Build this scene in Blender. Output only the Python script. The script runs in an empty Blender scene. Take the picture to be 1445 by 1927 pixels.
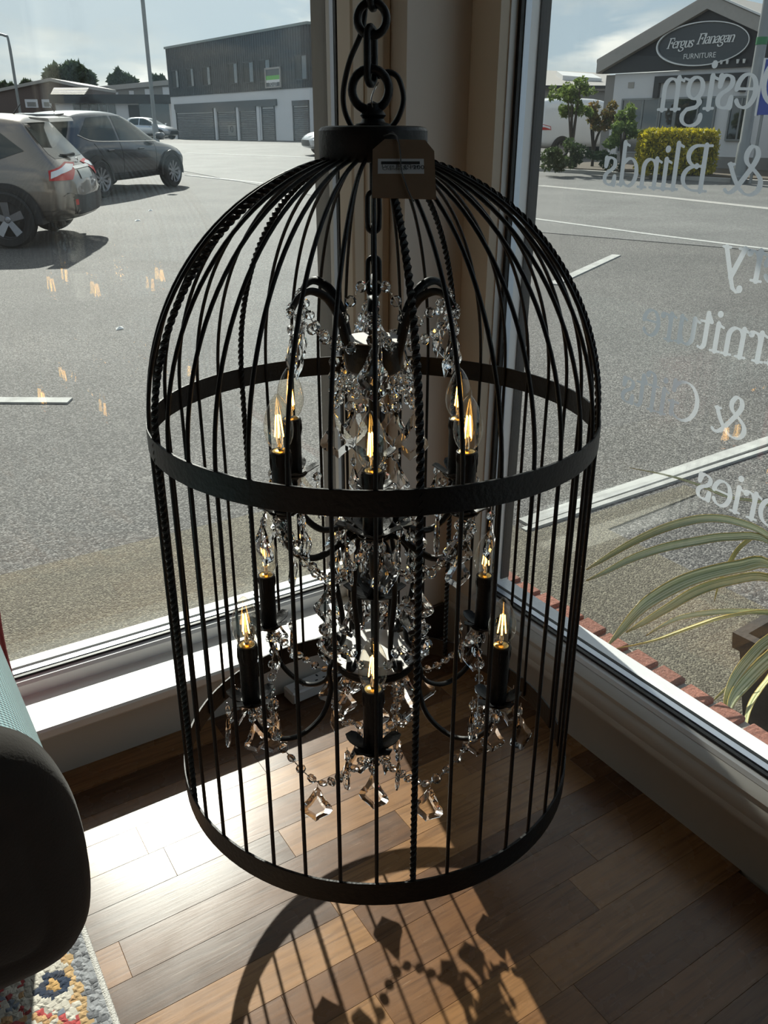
import bpy, bmesh, math, random
import numpy as np
from math import sin, cos, pi, radians, tan, atan2, hypot, exp
from mathutils import Vector, Matrix
from mathutils.bvhtree import BVHTree
random.seed(7)
S = bpy.context.scene
COL = S.collection

# ------------------------------------------------------------------ camera
EYE = 1.16235
YAW, PITCH, ROLL, FPX = radians(57.4498), radians(24.637), 0.00374, 1561.2
cd = bpy.data.cameras.new('camera'); cam = bpy.data.objects.new('camera', cd); COL.objects.link(cam)
cd.sensor_fit = 'HORIZONTAL'; cd.sensor_width = 36; cd.lens = FPX*36/1445
cd.clip_start = 0.02; cd.clip_end = 600
cam.matrix_world = Matrix.Translation((0, 0, EYE)) @ Matrix.Rotation(YAW-pi/2, 4, 'Z') @ Matrix.Rotation(pi/2-PITCH, 4, 'X') @ Matrix.Rotation(ROLL, 4, 'Z')
S.camera = cam
HD = np.array([cos(YAW), sin(YAW)]); RT = np.array([sin(YAW), -cos(YAW)])   # heading and right on the ground

def ray(px, py):
    x = (px-722.5)/FPX; y = -(py-963.5)/FPX
    c, s = cos(ROLL), sin(ROLL); x, y = c*x-s*y, s*x+c*y
    F = cos(PITCH)+y*sin(PITCH); Z = -sin(PITCH)+y*cos(PITCH)
    return np.array([x*RT[0]+F*HD[0], x*RT[1]+F*HD[1], Z])
def at(px, py, D):
    r = ray(px, py); return r*(D/(r[:2]@HD))+np.array([0, 0, EYE])
def gz(D): return -.45+.024*(min(max(D, 3), 46)-3)        # the street climbs gently away from the shop
def gat(x, y): return gz(x*HD[0]+y*HD[1])
def atg(px, py):
    r = ray(px, py); r = r/(r[:2]@HD); D = 1.0
    lo, hi = .5, 140
    for _ in range(50):
        m = (lo+hi)/2
        if EYE+r[2]*m <= gz(m): hi = m
        else: lo = m
    return np.array([r[0]*hi, r[1]*hi, gz(hi)])
def lf(lat, fwd, z=0): p = lat*RT+fwd*HD; return np.array([p[0], p[1], z])

# ------------------------------------------------------------------ render look, sky, sun
S.view_settings.view_transform = 'Standard'; S.view_settings.look = 'None'
S.view_settings.exposure = 0.0; S.view_settings.gamma = 1; S.view_settings.use_curve_mapping = False
cy = S.cycles
cy.max_bounces = 12; cy.diffuse_bounces = 4; cy.glossy_bounces = 4; cy.transmission_bounces = 10; cy.transparent_max_bounces = 40
cy.caustics_reflective = False; cy.caustics_refractive = False; cy.sample_clamp_indirect = 6
SUN = Vector((.2907, 1.2317, 1.0)).normalized()
sl = bpy.data.lights.new('sun', 'SUN'); sl.energy = 8.0; sl.angle = radians(.53); sl.color = (1, .95, .86)
so = bpy.data.objects.new('sun', sl); COL.objects.link(so); so.location = (6, 25, 20)
so.rotation_mode = 'QUATERNION'; so.rotation_quaternion = SUN.to_track_quat('Z', 'Y')

def N(nt, t, **kw):
    n = nt.nodes.new(t)
    for k, v in kw.items():
        if k.startswith('i_'): n.inputs[k[2:].replace('_', ' ')].default_value = v
        else: setattr(n, k, v)
    return n
def ramp(nt, stops, src=None, interp='LINEAR'):
    r = nt.nodes.new('ShaderNodeValToRGB'); r.color_ramp.interpolation = interp
    e = r.color_ramp.elements
    while len(e) > 1: e.remove(e[-1])
    e[0].position = stops[0][0]; e[0].color = (*stops[0][1], 1)
    for p, c in stops[1:]:
        k = e.new(p); k.color = (*c, 1)
    if src is not None: nt.links.new(src, r.inputs[0])
    return r
def math_(nt, op, a, b=None, c=None, clamp=False):
    m = nt.nodes.new('ShaderNodeMath'); m.operation = op; m.use_clamp = clamp
    for i, v in enumerate((a, b, c)):
        if v is None: continue
        if isinstance(v, (int, float)): m.inputs[i].default_value = v
        else: nt.links.new(v, m.inputs[i])
    return m.outputs[0]
def mixc(nt, f, a, b, blend='MIX'):
    m = nt.nodes.new('ShaderNodeMix'); m.data_type = 'RGBA'; m.blend_type = blend
    for i, v in ((0, f), (6, a), (7, b)):
        if isinstance(v, (int, float)): m.inputs[i].default_value = v
        elif isinstance(v, (tuple, list)): m.inputs[i].default_value = (*v[:3], 1)
        else: nt.links.new(v, m.inputs[i])
    return m.outputs[2]

CLOUDS = 5.5
W = bpy.data.worlds.new('sky'); S.world = W; W.use_nodes = True
nt = W.node_tree; nt.nodes.clear()
tc = N(nt, 'ShaderNodeTexCoord'); nrm = N(nt, 'ShaderNodeVectorMath', operation='NORMALIZE'); nt.links.new(tc.outputs['Generated'], nrm.inputs[0])
sp = N(nt, 'ShaderNodeSeparateXYZ'); nt.links.new(nrm.outputs[0], sp.inputs[0])
den = math_(nt, 'ADD', math_(nt, 'MAXIMUM', sp.outputs[2], 0.0), .24)
cb = N(nt, 'ShaderNodeCombineXYZ')
nt.links.new(math_(nt, 'DIVIDE', sp.outputs[0], den), cb.inputs[0]); nt.links.new(math_(nt, 'DIVIDE', sp.outputs[1], den), cb.inputs[1]); cb.inputs[2].default_value = CLOUDS
n1 = N(nt, 'ShaderNodeTexNoise', noise_dimensions='3D', i_Scale=1.25, i_Detail=8.0, i_Roughness=.55, i_Distortion=.3); nt.links.new(cb.outputs[0], n1.inputs['Vector'])
cl = ramp(nt, [(.44, (0, 0, 0)), (.55, (1, 1, 1))], n1.outputs[0])
dt = N(nt, 'ShaderNodeVectorMath', operation='DOT_PRODUCT'); nt.links.new(nrm.outputs[0], dt.inputs[0]); dt.inputs[1].default_value = SUN
glow = math_(nt, 'POWER', math_(nt, 'MAXIMUM', dt.outputs['Value'], 0), 3.5)
clear = ramp(nt, [(0, (.56, .71, .80)), (.08, (.42, .60, .76)), (.3, (.28, .47, .70)), (1, (.12, .27, .55))], sp.outputs[2]).outputs[0]
n2 = N(nt, 'ShaderNodeTexNoise', i_Scale=1.5, i_Detail=6.0); nt.links.new(cb.outputs[0], n2.inputs['Vector'])
cloudc = ramp(nt, [(.36, (.44, .55, .64)), (.48, (.80, .86, .88)), (.60, (1.4, 1.37, 1.3))], n2.outputs[0]).outputs[0]
base = mixc(nt, cl.outputs[0], clear, cloudc)
lit = mixc(nt, math_(nt, 'MULTIPLY', glow, .50), mixc(nt, 1.0, base, (.88, .88, .88), 'MULTIPLY'), (1.6, 1.53, 1.38))
bg = N(nt, 'ShaderNodeBackground', i_Strength=1.0); nt.links.new(lit, bg.inputs[0])
ow = N(nt, 'ShaderNodeOutputWorld'); nt.links.new(bg.outputs[0], ow.inputs[0])

# ------------------------------------------------------------------ materials
def newmat(name):
    m = bpy.data.materials.new(name); m.use_nodes = True; m.node_tree.nodes.clear()
    return m, m.node_tree, N(m.node_tree, 'ShaderNodeOutputMaterial')
def mat(name, col, rough=.6, metal=0, var=.12, scale=12, bump=0, bscale=60, spec=.5, island=0, objrand=0, stretch=None, sheen=0, coat=0, trans=0):
    m, t, out = newmat(name)
    b = N(t, 'ShaderNodeBsdfPrincipled'); b.inputs['Roughness'].default_value = rough; b.inputs['Metallic'].default_value = metal
    b.inputs['Specular IOR Level'].default_value = spec; b.inputs['Sheen Weight'].default_value = sheen; b.inputs['Coat Weight'].default_value = coat
    tc = N(t, 'ShaderNodeTexCoord'); src = tc.outputs['Object']
    if stretch:
        mp = N(t, 'ShaderNodeMapping'); mp.inputs['Scale'].default_value = stretch; t.links.new(src, mp.inputs[0]); src = mp.outputs[0]
    n = N(t, 'ShaderNodeTexNoise', i_Scale=scale, i_Detail=5.0); t.links.new(src, n.inputs['Vector'])
    c = mixc(t, n.outputs[0], tuple(x*(1-var) for x in col), tuple(min(1, x*(1+var)) for x in col))
    if island or objrand:
        g = N(t, 'ShaderNodeNewGeometry') if island else N(t, 'ShaderNodeObjectInfo')
        rn = g.outputs['Random Per Island'] if island else g.outputs['Random']
        k = island or objrand
        hsv = N(t, 'ShaderNodeHueSaturation'); t.links.new(c, hsv.inputs['Color'])
        t.links.new(math_(t, 'MULTIPLY_ADD', rn, 2*k, 1-k), hsv.inputs['Value'])
        c = hsv.outputs[0]
    t.links.new(c, b.inputs['Base Color'])
    if bump:
        n3 = N(t, 'ShaderNodeTexNoise', i_Scale=bscale, i_Detail=4.0); t.links.new(src, n3.inputs['Vector'])
        bp = N(t, 'ShaderNodeBump', i_Strength=bump, i_Distance=.01); t.links.new(n3.outputs[0], bp.inputs['Height']); t.links.new(bp.outputs[0], b.inputs['Normal'])
    sh = b.outputs[0]
    if trans:
        tr = N(t, 'ShaderNodeBsdfTranslucent'); t.links.new(c, tr.inputs[0])
        mx = N(t, 'ShaderNodeMixShader'); mx.inputs[0].default_value = trans; t.links.new(sh, mx.inputs[1]); t.links.new(tr.outputs[0], mx.inputs[2]); sh = mx.outputs[0]
    t.links.new(sh, out.inputs[0])
    return m
def fres(t, ior=1.5):
    g = N(t, 'ShaderNodeNewGeometry')
    f = N(t, 'ShaderNodeFresnel')
    t.links.new(math_(t, 'MULTIPLY_ADD', g.outputs['Backfacing'], 1/ior-ior, ior), f.inputs[0])
    return f.outputs[0]
def panemat(name, tint, ior=1.5, dust=0.0, rough=0.0):
    m, t, out = newmat(name)
    tr = N(t, 'ShaderNodeBsdfTransparent'); tr.inputs[0].default_value = (*tint, 1)
    gl = N(t, 'ShaderNodeBsdfGlossy'); gl.inputs['Roughness'].default_value = rough
    mx = N(t, 'ShaderNodeMixShader'); t.links.new(fres(t, ior), mx.inputs[0]); t.links.new(tr.outputs[0], mx.inputs[1]); t.links.new(gl.outputs[0], mx.inputs[2])
    sh = mx.outputs[0]
    if dust:
        tc = N(t, 'ShaderNodeTexCoord')
        mp = N(t, 'ShaderNodeMapping'); mp.inputs['Scale'].default_value = (1.6, 1.6, .7); t.links.new(tc.outputs['Object'], mp.inputs[0])
        n = N(t, 'ShaderNodeTexNoise', i_Scale=3.2, i_Detail=6.0, i_Roughness=.6); t.links.new(mp.outputs[0], n.inputs['Vector'])
        n2 = N(t, 'ShaderNodeTexNoise', i_Scale=90.0, i_Detail=2.0); t.links.new(tc.outputs['Object'], n2.inputs['Vector'])
        sm = ramp(t, [(.35, (.35, .35, .35)), (.75, (1, 1, 1))], n.outputs[0]).outputs[0]
        spk = ramp(t, [(.70, (0, 0, 0)), (.80, (1, 1, 1))], n2.outputs[0]).outputs[0]
        d = math_(t, 'MULTIPLY', math_(t, 'MULTIPLY_ADD', spk, 1.2, sm), dust)
        df = N(t, 'ShaderNodeBsdfDiffuse'); df.inputs[0].default_value = (.8, .8, .8, 1)
        tl = N(t, 'ShaderNodeBsdfTranslucent'); tl.inputs[0].default_value = (.8, .8, .8, 1)
        m1 = N(t, 'ShaderNodeMixShader'); m1.inputs[0].default_value = .5; t.links.new(df.outputs[0], m1.inputs[1]); t.links.new(tl.outputs[0], m1.inputs[2])
        m2 = N(t, 'ShaderNodeMixShader'); t.links.new(d, m2.inputs[0]); t.links.new(sh, m2.inputs[1]); t.links.new(m1.outputs[0], m2.inputs[2]); sh = m2.outputs[0]
    t.links.new(sh, out.inputs[0]); return m
def emis(name, col, k):
    m, t, out = newmat(name); e = N(t, 'ShaderNodeEmission', i_Strength=k); e.inputs[0].default_value = (*col, 1); t.links.new(e.outputs[0], out.inputs[0]); return m

M = {}
M['black'] = mat('black_iron', (.006, .006, .0065), .45, .0, .25, 40, .12, 160, .25)
M['cable'] = mat('black_rubber', (.01, .01, .011), .5)
M['cream'] = mat('cream_paint', (.60, .56, .50), .5, var=.06, scale=3, bump=.05, bscale=30)
M['tanpaint'] = mat('tan_paint', (.70, .59, .46), .5, var=.07, scale=4, bump=.05, bscale=30)
M['pillar'] = mat('pillar_paint', (.74, .67, .60), .6, var=.08, scale=4, bump=.06, bscale=40)
M['sill'] = mat('white_gloss_paint', (.78, .76, .72), .35, var=.05, scale=5)
M['pvc'] = mat('white_pvc', (.80, .80, .80), .3, var=.03)
M['gasket'] = mat('black_gasket', (.01, .01, .012), .5)
M['alu'] = mat('spacer_aluminium', (.55, .60, .68), .35, .6, var=.05)
M['plaster'] = mat('plaster', (.16, .15, .135), .8, var=.05)
M['darkshade'] = mat('painted_shade', (.06, .05, .045), .35)
M['pane_in'] = panemat('window_glass_inner', (.97, .985, .98))
M['pane_out'] = panemat('window_glass_outer', (.97, .985, .98), dust=.010)
M['pane_out_r'] = panemat('window_glass_outer_dusty', (.97, .985, .98), dust=.030)
M['bulb'] = panemat('bulb_glass', (.975, .95, .89), 1.85)
M['filament'] = emis('hot_filament', (1, .50, .10), 14)
M['brass'] = mat('brass', (.75, .50, .18), .25, 1, var=.05)
M['chrome'] = mat('chrome', (.8, .8, .8), .12, 1, var=.03)
M['silverpaint'] = mat('silver_paint', (.62, .62, .62), .35, .6, var=.05)
M['vinyl'] = mat('frosted_vinyl', (.80, .82, .84), .6, var=.04, trans=.85)
m, t, out = newmat('crystal'); g = N(t, 'ShaderNodeBsdfGlass', i_IOR=1.42, i_Roughness=0.0); g.inputs[0].default_value = (.99, .99, .99, 1); t.links.new(g.outputs[0], out.inputs[0]); M['crystal'] = m

def woodmat():
    m, t, out = newmat('floor_wood')
    tc = N(t, 'ShaderNodeTexCoord'); oi = N(t, 'ShaderNodeObjectInfo'); geo = N(t, 'ShaderNodeNewGeometry')
    off = N(t, 'ShaderNodeCombineXYZ'); t.links.new(math_(t, 'MULTIPLY', oi.outputs['Random'], 37.0), off.inputs[2])
    ad = N(t, 'ShaderNodeVectorMath', operation='ADD'); t.links.new(geo.outputs['Position'], ad.inputs[0]); t.links.new(off.outputs[0], ad.inputs[1])
    mp = N(t, 'ShaderNodeMapping'); mp.inputs['Scale'].default_value = (2.2, 34, 1); t.links.new(ad.outputs[0], mp.inputs[0])
    n = N(t, 'ShaderNodeTexNoise', i_Scale=3.0, i_Detail=8.0, i_Roughness=.65, i_Distortion=.6); t.links.new(mp.outputs[0], n.inputs['Vector'])
    c1 = ramp(t, [(0, (.085, .040, .019)), (.35, (.155, .072, .030)), (.7, (.235, .115, .046)), (1, (.32, .165, .066))], oi.outputs['Random']).outputs[0]
    g = ramp(t, [(.28, (.50, .46, .43)), (.52, (1, 1, 1)), (.8, (1.2, 1.17, 1.13))], n.outputs[0]).outputs[0]
    c = mixc(t, 1.0, c1, g, 'MULTIPLY')
    # fine pale scratches in the varnish
    mp2 = N(t, 'ShaderNodeMapping'); mp2.inputs['Scale'].default_value = (9, 150, 1); mp2.inputs['Rotation'].default_value = (0, 0, .25); t.links.new(geo.outputs['Position'], mp2.inputs[0])
    ns = N(t, 'ShaderNodeTexNoise', i_Scale=2.0, i_Detail=3.0); t.links.new(mp2.outputs[0], ns.inputs['Vector'])
    sc = ramp(t, [(.66, (0, 0, 0)), (.72, (1, 1, 1))], ns.outputs[0]).outputs[0]
    c = mixc(t, math_(t, 'MULTIPLY', sc, .25), c, (.50, .34, .22))
    b = N(t, 'ShaderNodeBsdfPrincipled'); t.links.new(c, b.inputs['Base Color'])
    nr = N(t, 'ShaderNodeTexNoise', i_Scale=14.0, i_Detail=6.0); t.links.new(geo.outputs['Position'], nr.inputs['Vector'])
    t.links.new(math_(t, 'MULTIPLY_ADD', nr.outputs[0], .14, .20), b.inputs['Roughness'])
    b.inputs['Specular IOR Level'].default_value = .36
    bp = N(t, 'ShaderNodeBump', i_Strength=.03, i_Distance=.004); t.links.new(n.outputs[0], bp.inputs['Height']); t.links.new(bp.outputs[0], b.inputs['Normal'])
    t.links.new(b.outputs[0], out.inputs[0]); return m
M['wood'] = woodmat()

def asphalt(name, dark, light, sc=115):
    m, t, out = newmat(name)
    geo = N(t, 'ShaderNodeNewGeometry')
    v = N(t, 'ShaderNodeTexVoronoi', i_Scale=sc); t.links.new(geo.outputs['Position'], v.inputs['Vector'])
    w = N(t, 'ShaderNodeTexWhiteNoise'); t.links.new(v.outputs['Color'], w.inputs[0])
    n = N(t, 'ShaderNodeTexNoise', i_Scale=.8, i_Detail=6.0); t.links.new(geo.outputs['Position'], n.inputs['Vector'])
    a = mixc(t, math_(t, 'POWER', w.outputs[0], 2.2), dark, light)
    pat = ramp(t, [(.3, (.78, .78, .78)), (.7, (1.18, 1.17, 1.15))], n.outputs[0]).outputs[0]
    c = mixc(t, 1.0, a, pat, 'MULTIPLY')
    b = N(t, 'ShaderNodeBsdfPrincipled', i_Roughness=.75); t.links.new(c, b.inputs['Base Color']); b.inputs['Specular IOR Level'].default_value = .4
    bp = N(t, 'ShaderNodeBump', i_Strength=.7, i_Distance=.006); t.links.new(v.outputs['Distance'], bp.inputs['Height']); bp.invert = True; t.links.new(bp.outputs[0], b.inputs['Normal'])
    t.links.new(b.outputs[0], out.inputs[0]); return m
M['asphalt'] = asphalt('asphalt', (.04, .0385, .0385), (.215, .208, .20))
M['asphalt_road'] = asphalt('road_asphalt', (.10, .10, .10), (.19, .19, .186), 60)
M['concrete'] = asphalt('exposed_aggregate_concrete', (.07, .06, .043), (.215, .195, .145), 150)
M['linepaint'] = mat('worn_road_paint', (.40, .40, .385), .8, var=.45, scale=9)
M['brick'] = mat('red_brick', (.28, .115, .082), .85, var=.4, scale=60, bump=.6, bscale=120, objrand=.2)
M['mortar'] = mat('mortar', (.36, .34, .31), .9)
M['kerb'] = mat('kerb_concrete', (.34, .33, .31), .85, var=.15)

# ------------------------------------------------------------------ mesh helpers
class MB:
    def __init__(s): s.v = []; s.f = []
    def add(s, vs, fs):
        o = len(s.v); s.v += [tuple(float(c) for c in p) for p in vs]; s.f += [tuple(i+o for i in f) for f in fs]; return s
    def box(s, a, b):
        x0, y0, z0 = (min(a[i], b[i]) for i in range(3)); x1, y1, z1 = (max(a[i], b[i]) for i in range(3))
        return s.add([(x0,y0,z0),(x1,y0,z0),(x1,y1,z0),(x0,y1,z0),(x0,y0,z1),(x1,y0,z1),(x1,y1,z1),(x0,y1,z1)],
              [(0,3,2,1),(4,5,6,7),(0,1,5,4),(1,2,6,5),(2,3,7,6),(3,0,4,7)])
    def bbox(s, a, b, c=.003):                                   # box with chamfered edges
        lo = [min(a[i], b[i]) for i in range(3)]; hi = [max(a[i], b[i]) for i in range(3)]
        c = min([c]+[(hi[i]-lo[i])*.45 for i in range(3)])
        bm = bmesh.new(); bmesh.ops.create_cube(bm, size=1)
        for v in bm.verts:
            for i in range(3): v.co[i] = hi[i] if v.co[i] > 0 else lo[i]
        bmesh.ops.bevel(bm, geom=bm.edges[:], offset=c, segments=1, affect='EDGES')
        bm.verts.index_update(); s.add([v.co for v in bm.verts], [[v.index for v in f.verts] for f in bm.faces]); bm.free(); return s
    def prism(s, poly, fn, d0, d1):                              # poly (u,v) extruded; fn(u,v,d)->xyz
        n = len(poly); vs = [fn(u, v, d0) for u, v in poly]+[fn(u, v, d1) for u, v in poly]
        fs = [tuple(range(n))[::-1], tuple(range(n, 2*n))]+[(i, (i+1) % n, n+(i+1) % n, n+i) for i in range(n)]
        return s.add(vs, fs)
    def tube(s, pts, r, n=8, closed=False, twist=0.0, cap=True, flat=None):
        P = [Vector(p) for p in pts]; k = len(P); rr = r if isinstance(r, (list, tuple)) else [r]*k
        T = []
        for i in range(k):
            if closed: d = P[(i+1) % k]-P[i-1]
            else: d = P[min(i+1, k-1)]-P[max(i-1, 0)]
            T.append(d.normalized() if d.length > 1e-9 else Vector((0, 0, 1)))
        up = Vector((0, 0, 1)) if abs(T[0].z) < .9 else Vector((1, 0, 0))
        nrm = (up-T[0]*up.dot(T[0])).normalized(); vs = []; ang = 0
        for i in range(k):
            nrm = (nrm-T[i]*nrm.dot(T[i])).normalized(); b = T[i].cross(nrm)
            if i: ang += twist*(P[i]-P[i-1]).length
            for j in range(n):
                a = 2*pi*j/n+ang; e = flat if flat else (1, 1)
                vs.append(P[i]+nrm*(cos(a)*rr[i]*e[0])+b*(sin(a)*rr[i]*e[1]))
        fs = []
        for i in range(k if closed else k-1):
            i2 = (i+1) % k
            for j in range(n): j2 = (j+1) % n; fs.append((i*n+j, i*n+j2, i2*n+j2, i2*n+j))
        if cap and not closed: fs += [tuple(range(n))[::-1], tuple(range((k-1)*n, k*n))]
        return s.add(vs, fs)
    def lathe(s, prof, n=24, c=(0, 0, 0), axis=None, cap=True):            # prof: (r, h)
        vs = []; fs = []; m_ = len(prof)
        for r, h in prof:
            for j in range(n):
                a = 2*pi*j/n; p = Vector((r*cos(a), r*sin(a), h))
                if axis is not None: p = axis @ p
                vs.append(p+Vector(c))
        for i in range(m_-1):
            for j in range(n): j2 = (j+1) % n; fs.append((i*n+j, i*n+j2, (i+1)*n+j2, (i+1)*n+j))
        if cap and prof[0][0] > 1e-6: fs.append(tuple(range(n))[::-1])
        if cap and prof[-1][0] > 1e-6: fs.append(tuple(range((m_-1)*n, m_*n)))
        return s.add(vs, fs)
    def torus(s, R, r, c=(0,0,0), rot=None, n=28, k=8, sx=1, sz=1):
        pts = []
        for i in range(n):
            a = 2*pi*i/n; p = Vector((R*cos(a)*sx, 0, R*sin(a)*sz))
            if rot is not None: p = rot @ p
            pts.append(p+Vector(c))
        return s.tube(pts, r, k, closed=True)
    def mesh(s, name, m, smooth=None):
        me = bpy.data.meshes.new(name); me.from_pydata(s.v, [], s.f); me.update()
        if m: me.materials.append(m)
        if smooth is not None:
            bm = bmesh.new(); bm.from_mesh(me); bmesh.ops.remove_doubles(bm, verts=bm.verts, dist=1e-6)
            bmesh.ops.recalc_face_normals(bm, faces=bm.faces); bm.to_mesh(me); bm.free()
            me.shade_smooth(); 
            try: me.set_sharp_from_angle(angle=radians(smooth))
            except Exception: pass
        return me
    def build(s, name, m, parent=None, smooth=None):
        return link(name, s.mesh(name, m, smooth), parent)
def link(name, me, parent=None):
    o = bpy.data.objects.new(name, me); COL.objects.link(o)
    if parent is not None: o.parent = parent
    return o
def tag(o, label=None, cat=None, group=None, kind=None):
    if label: o['label'] = label
    if cat: o['category'] = cat
    if group: o['group'] = group
    if kind: o['kind'] = kind
    return o
def empty(name, loc, rz=0, **kw):
    o = bpy.data.objects.new(name, None); COL.objects.link(o); o.location = loc; o.rotation_euler = (0, 0, rz); o.empty_display_size = .1
    return tag(o, **kw)
def struct(name, mb, m, smooth=None): return tag(mb.build(name, m, None, smooth), kind='structure')
def bez(p0, p1, p2, p3, n=12):
    return [tuple((1-t)**3*a+3*(1-t)**2*t*b+3*(1-t)*t*t*c+t**3*d for a, b, c, d in zip(p0, p1, p2, p3)) for t in [i/n for i in range(n+1)]]
def spline(pts, n=6):                                            # Catmull-Rom through points
    P = [Vector(p) for p in pts]; out = []
    for i in range(len(P)-1):
        a = P[i-1] if i else P[0]*2-P[1]; b = P[i]; c = P[i+1]; d = P[i+2] if i+2 < len(P) else P[-1]*2-P[-2]
        for k in range(n):
            t = k/n; out.append(.5*((2*b)+(c-a)*t+(2*a-5*b+4*c-d)*t*t+(3*b-a-3*c+d)*t**3))
    out.append(P[-1]); return out
def textmesh(body, size, m, name='lettering', align='CENTER', extrude=.0):
    cu = bpy.data.curves.new(name, 'FONT'); cu.body = body; cu.size = size; cu.align_x = align; cu.align_y = 'CENTER'; cu.extrude = extrude; cu.resolution_u = 3
    o = bpy.data.objects.new(name, cu); COL.objects.link(o)
    dg = bpy.context.evaluated_depsgraph_get(); me = bpy.data.meshes.new_from_object(o.evaluated_get(dg)); bpy.data.objects.remove(o)
    me.materials.clear(); me.materials.append(m); return me

# ------------------------------------------------------------------ letters with thick and thin strokes (a serif hand)
def arc(cx, cy_, rx, ry, a0, a1, n=16): return [(cx+rx*cos(radians(a0+(a1-a0)*i/n)), cy_+ry*sin(radians(a0+(a1-a0)*i/n))) for i in range(n+1)]
def glyph(ch):
    st = lambda x, a, b: [(x, a), (x, b)]
    sf = lambda x, y, w=.2: [(x-w, y), (x+w, y)]
    fl = lambda x, y: [(x-.24, y-.1), (x, y)]
    G = {
     'a': (.95, [arc(.42, .68, .27, .30, 165, 0)+[(.69, .25), (.74, .05), (.9, .03)], arc(.42, .28, .30, .27, 65, 300)+[(.69, .25)]], []),
     'c': (.88, [arc(.46, .5, .38, .5, 45, 320)], [(.72, .80)]),
     'd': (1.08, [arc(.45, .5, .37, .5, 50, 320), st(.80, 1.55, .05), fl(.80, 1.55), [(.8, .03), (1.0, .03)]], []),
     'e': (.90, [[(.1, .55), (.80, .58)]+arc(.46, .55, .36, .45, 5, 180)[0:], arc(.46, .5, .38, .5, 170, 325)], []),
     'f': (.62, [[(.28, 0), (.28, 1.2)]+arc(.52, 1.2, .24, .33, 180, 50), [(.05, 1.0), (.55, 1.0)], sf(.28, 0)], [(.66, 1.42)]),
     'g': (.98, [arc(.43, .66, .31, .34, 0, 360), [(.28, .36), (.17, .2), (.30, .05), (.7, -.02), (.86, -.2)]+arc(.46, -.28, .40, .27, 10, -190), [(.66, .9), (.95, .98)]], []),
     'h': (1.1, [st(.22, 0, 1.55), fl(.22, 1.55), [(.22, .72)]+arc(.52, .65, .30, .34, 150, 0)+[(.82, 0)], sf(.22, 0), sf(.82, 0)], []),
     'i': (.46, [st(.23, 0, 1.0), fl(.23, 1.0), sf(.23, 0)], [(.22, 1.36)]),
     'l': (.46, [st(.23, 0, 1.55), fl(.23, 1.55), sf(.23, 0)], []),
     'n': (1.08, [st(.22, 0, 1.0), fl(.22, 1.0), [(.22, .72)]+arc(.52, .65, .30, .34, 150, 0)+[(.82, 0)], sf(.22, 0), sf(.82, 0)], []),
     'o': (1.0, [arc(.5, .5, .42, .5, 0, 360, 26)], []),
     'p': (1.05, [st(.22, -.5, 1.0), fl(.22, 1.0), arc(.55, .5, .38, .5, 140, -140), sf(.22, -.5)], []),
     'r': (.72, [st(.22, 0, 1.0), fl(.22, 1.0), [(.22, .66)]+arc(.50, .68, .26, .30, 160, 70), sf(.22, 0)], [(.62, .90)]),
     's': (.74, [[(.60, .74), (.52, .95), (.34, 1.0), (.16, .90), (.14, .72), (.28, .57), (.50, .45), (.62, .28), (.56, .08), (.36, 0), (.16, .06), (.10, .28)], [(.61, .70), (.61, .98)], [(.10, .03), (.10, .3)]], []),
     't': (.62, [[(.26, 1.3), (.26, .25)]+arc(.44, .22, .18, .22, 180, 300), [(.04, 1.0), (.56, 1.0)], [(.08, 1.02), (.26, 1.3)]], []),
     'u': (1.08, [[(.20, 1.0), (.20, .35)]+arc(.48, .35, .28, .35, 180, 345), st(.80, 1.0, .02), fl(.20, 1.0), fl(.80, 1.0), [(.8, .03), (1.0, .03)]], []),
     'y': (1.0, [[(.12, 1.0), (.52, 0)], [(.88, 1.0), (.52, 0), (.38, -.36), (.2, -.5), (.05, -.42)], sf(.15, 1.0), sf(.86, 1.0, .16)], [(.08, -.36)]),
     'D': (1.5, [st(.3, 0, 1.5), [(.05, 1.5), (.6, 1.5)]+arc(.6, .75, .72, .75, 90, -90)+[(.05, 0)]], []),
     'B': (1.3, [st(.3, 0, 1.5), [(.05, 1.5), (.6, 1.5)]+arc(.6, 1.16, .42, .34, 90, -90)+[(.3, .82)], [(.6, .82)]+arc(.6, .41, .54, .41, 90, -90)+[(.05, 0)]], []),
     'U': (1.5, [[(.32, 1.5), (.32, .5)]+arc(.72, .5, .42, .5, 180, 360)+[(1.14, 1.5)], sf(.32, 1.5, .26), sf(1.14, 1.5, .2)], []),
     'F': (1.2, [st(.3, 0, 1.5), [(.05, 1.5), (1.02, 1.5), (1.05, 1.15)], [(.3, .8), (.8, .8)], [(.8, .62), (.8, .98)], sf(.3, 0, .26)], []),
     'G': (1.5, [arc(.75, .75, .65, .77, 38, 318), [(1.25, .62), (1.25, .12)], sf(1.2, .62, .24), [(1.26, 1.1), (1.26, 1.46)]], []),
     'A': (1.45, [[(.68, 1.5), (1.22, 0)], [(.68, 1.5), (.18, 0)], [(.36, .5), (1.02, .5)], sf(.18, 0, .2), sf(1.22, 0, .24)], []),
     '&': (1.6, [[(1.42, .92), (1.22, .55), (.95, .2), (.66, 0), (.38, .0), (.16, .18), (.16, .48), (.42, .74), (.76, .98), (.84, 1.24), (.70, 1.48), (.50, 1.46), (.40, 1.24), (.50, .95), (.80, .50), (1.10, .12), (1.34, .0), (1.5, .1)], [(1.25, .93), (1.5, .93)]], []),
    }
    return G[ch]
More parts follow.
